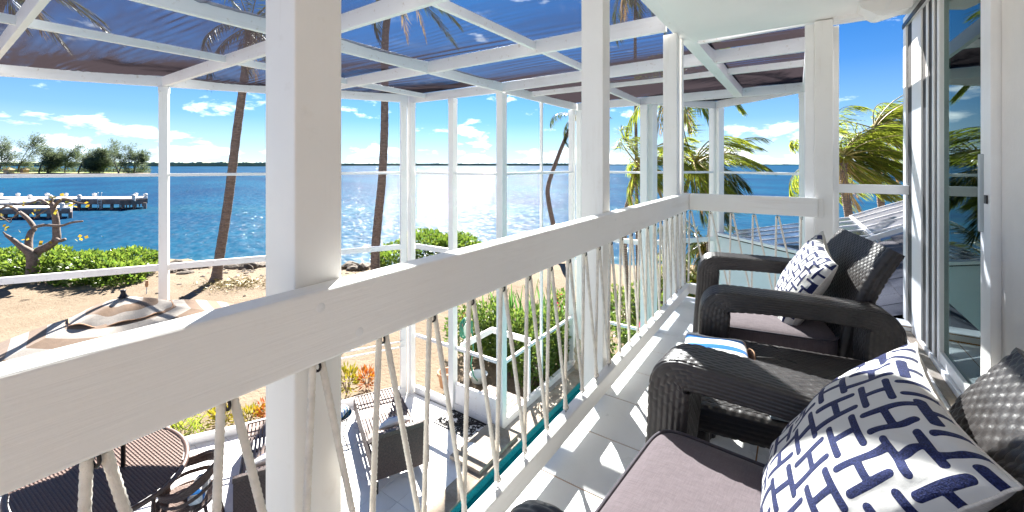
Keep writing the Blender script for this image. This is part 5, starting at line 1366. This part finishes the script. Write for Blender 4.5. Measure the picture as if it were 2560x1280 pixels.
bush('low shrub in shade beyond the far corner of the balcony', [(-.9, 9.6, -2.3, .6, .5, .7), (-1.4, 11.0, -2.3, .8, .6, .8), (-.2, 10.6, -2.4, .7, .6, .6)], 4200, .10, 'shrub', 65)
bush('dark hedge mass under the palm cluster', [(-2.6, 10.4, -2.3, .9, .6, .8), (-3.6, 10.6, -2.5, .7, .6, .5)], 4200, .10, 'shrub', 66)
fl = MB(); rngn = np.random.RandomState(9)
for c in ((-4.15, 7.75, -1.62), (-4.1, 7.6, -1.75), (-5.85, 6.6, -2.1), (-5.95, 6.75, -2.3), (-2.6, 8.4, -2.1), (-3.3, 8.1, -2.1)):
    k = 14; V, F = leaf_quads(np.array(c) + rngn.randn(k, 3) * .03, rngn.randn(k, 3), .05, .04, rngn); fl.add(V, F)
M['petal'] = m_leaf('pink_petal', (0.50, 0.02, 0.06), (0.60, 0.05, 0.12))
o_ = fl.build('blossoms', M['petal']); tag(o_, 'small red and pink blossoms scattered over the shrubs', 'flowers', kind='stuff')
for (x, y, h, mt, lab, sz) in ((-6.50, 4.75, .36, 'croton', 'orange croton outside the patio sill, right of the nearest column', .085), (-6.62, 4.42, .48, 'crotony', 'yellow-green croton beside the orange one', .10),
                               (-7.10, 3.30, .22, 'croton', 'small orange croton just left of the nearest column', .075), (-7.22, 3.08, .20, 'crotony', 'low yellow croton along the patio sill', .07), (-7.45, 2.80, .30, 'crotony', 'yellow croton near the spiky grass', .085)):
    t = thing('croton_plant', lab, 'plant', (x, y, -2.95), 0, 'croton plants by the sill'); rg = np.random.RandomState(int(h * 1000)); k = 260
    D = rg.randn(k, 3); D /= np.linalg.norm(D, axis=1)[:, None]; base = D * np.array([.20, .20, .5 * h]) * (.4 + .6 * rg.rand(k, 1)) + np.array([0, 0, .5 * h]); V, F = leaf_quads(base, D + np.array([0, 0, .8]), sz * (.7 + .6 * rg.rand(k)), sz * .32, rg); m_ = MB(); m_.add(V, F); m_.build('foliage', M[mt], t)
    m_ = MB()
    for q in range(6): m_.tube([(0, 0, 0), (.1 * math.cos(q), .1 * math.sin(q), .6 * h)], [.01, .005], 5)
    m_.build('stem', M['twig'], t)
t = thing('spiky_grass', 'tuft of spiky green-brown grass beyond the patio sill', 'plant', (-7.75, 2.25, -2.95)); rg = np.random.RandomState(4); k = 170
m_ = MB(); a = rg.rand(k) * 2 * PI; base = np.stack([rg.randn(k) * .22, rg.randn(k) * .28, np.zeros(k)], 1); V, F = leaf_quads(base, np.stack([np.cos(a), np.sin(a), .5 + rg.rand(k)], 1), .42 * (.6 + .6 * rg.rand(k)), .018, rg); m_.add(V, F); m_.build('blades', M['palm'], t)
# small torch stake on the sand and husk litter round the palm
ts_ = thing('garden_torch', 'short garden torch stake standing in the sand left of the leaning palm', 'torch', pt_(366, 738, 13.2)); m_ = MB(); m_.tube([(0, 0, -.1), (.03, 0, .28)], .012, 6); m_.build('stake', M['plastic'], ts_)
m_ = MB(); m_.tube([(.03, 0, .27), (.035, 0, .34), (.05, 0, .48)], [.03, .05, .035], 8); m_.build('head', M['terracotta'], ts_)
m_ = MB(); rg = np.random.RandomState(12); k = 900; s0 = -10.0; base = np.array([spot(-9.4 + rg.randn() * .55, 14.2 + rg.randn() * .35, -2.96 + .12 * math.exp(-rg.rand() * 2)) for _ in range(k)]); V, F = leaf_quads(base, rg.randn(k, 3) * np.array([1, 1, .35]), .16, .02, rg); m_.add(V, F)
tag(m_.build('palm_litter', M['rachis']), 'brown fibre litter heaped by the leaning palm', 'litter', kind='stuff')

# ================================================================== neighbouring roofs
nb = thing('neighbour_roof', 'grey shingled roof just beyond the end of the balcony', 'roof', (0, 0, 0))
rz_ = lambda x: -0.285 + 0.50 * x
m_ = MB(); m_.add([(0.10, 3.99, rz_(.10) - .03), (3.2, 3.99, rz_(3.2) - .03), (3.2, 7.25, rz_(3.2) - .03), (0.10, 7.25, rz_(.10) - .03)], [(0, 1, 2, 3)]); m_.build('roof_deck', M['solar'], nb)
rgs = random.Random(2); sm = MB(); sm.add([(0, 0, 0.014), (.168, 0, .002), (.168, .278, .002), (0, .278, .014), (0, 0, -.006), (0, .278, -.006)], [(0, 1, 2, 3), (0, 3, 5, 4)]); sme = sm.build('shingle', M['shingle'], link=False).data
for i in range(11):
    for j in range(13):
        x = 0.12 + i * 0.145; y = 3.99 + j * 0.284 - (0.142 if i % 2 else 0)
        if y + .28 > 7.24 or y < 3.985: continue
        inst('shingle', sme, nb, (x, y, rz_(x) + rgs.uniform(0, .003)), (0, -math.atan(.5), 0))
m_ = MB(); m_.box(0.30, 3.2, 4.2, 7.2, -2.9, rz_(.3) - .06); m_.build('wall', M['ply'], nb)
nr_ = thing('membrane_roof', 'bright grey seamed roof and dark blue panels beyond the shingles', 'roof', (0, 0, 0))
mz = lambda x, y: 0.135 + .43 * (x - .9) - .012 * (y - 7.3)
for k in range(5):
    y0 = 7.27 + k * 0.70; m_ = MB(); P = np.array([[(x, y, mz(x, y) + .018 * math.sin(PI * (y - y0) / .70) * (1 + .4 * math.sin(x * 7 + k)) + .006 * math.sin(x * 13 + y * 5)) for y in np.linspace(y0, y0 + .69, 9)] for x in np.linspace(.90, 3.6, 40)])
    m_.grid(P); m_.build('roof_panel', M['roofmetal'], nr_, smooth=True)
    m_ = MB(); m_.beam((.90, y0 + .695, mz(.9, y0) + .012), (3.6, y0 + .695, mz(3.6, y0) + .012), .016, .03); m_.build('seam', M['trim'], nr_)
dz = lambda x, y: 0.120 + .225 * (x - .9) - .010 * (y - 7.3)
for k in range(5):
    y0, y1 = 7.27 + k * .70, 7.27 + k * .70 + .69
    x0 = lambda y: 0.10 - (y - 7.48) * 1.08 + .12 if y < 8.7 else -1.15
    m_ = MB(); m_.add([(x0(y0), y0, dz(x0(y0), y0)), (.885, y0, dz(.885, y0)), (.885, y1, dz(.885, y1)), (x0(y1), y1, dz(x0(y1), y1))], [(0, 1, 2, 3)]); m_.build('dark_panel', M['solar'], nr_)
    m_ = MB(); m_.beam((x0(y1), y1 + .005, dz(x0(y1), y1) + .005), (.885, y1 + .005, dz(.885, y1) + .005), .018, .016); m_.build('panel_joint', M['trim'], nr_)
m_ = MB(); m_.beam((.893, 7.26, mz(.9, 7.26) + .01), (.893, 10.78, mz(.9, 10.78) + .01), .035, .035); m_.build('hip_cap', M['trim'], nr_)
m_ = MB(); m_.box(-1.1, 3.5, 8.8, 10.7, -2.9, -.42); m_.build('wall', M['ply'], nr_)
m_ = MB(); m_.beam((.25, 7.262, .5 * .25 - .25), (3.4, 7.262, rz_(3.4) + .04), .05, .06); m_.build('flashing', M['trim'], nr_)
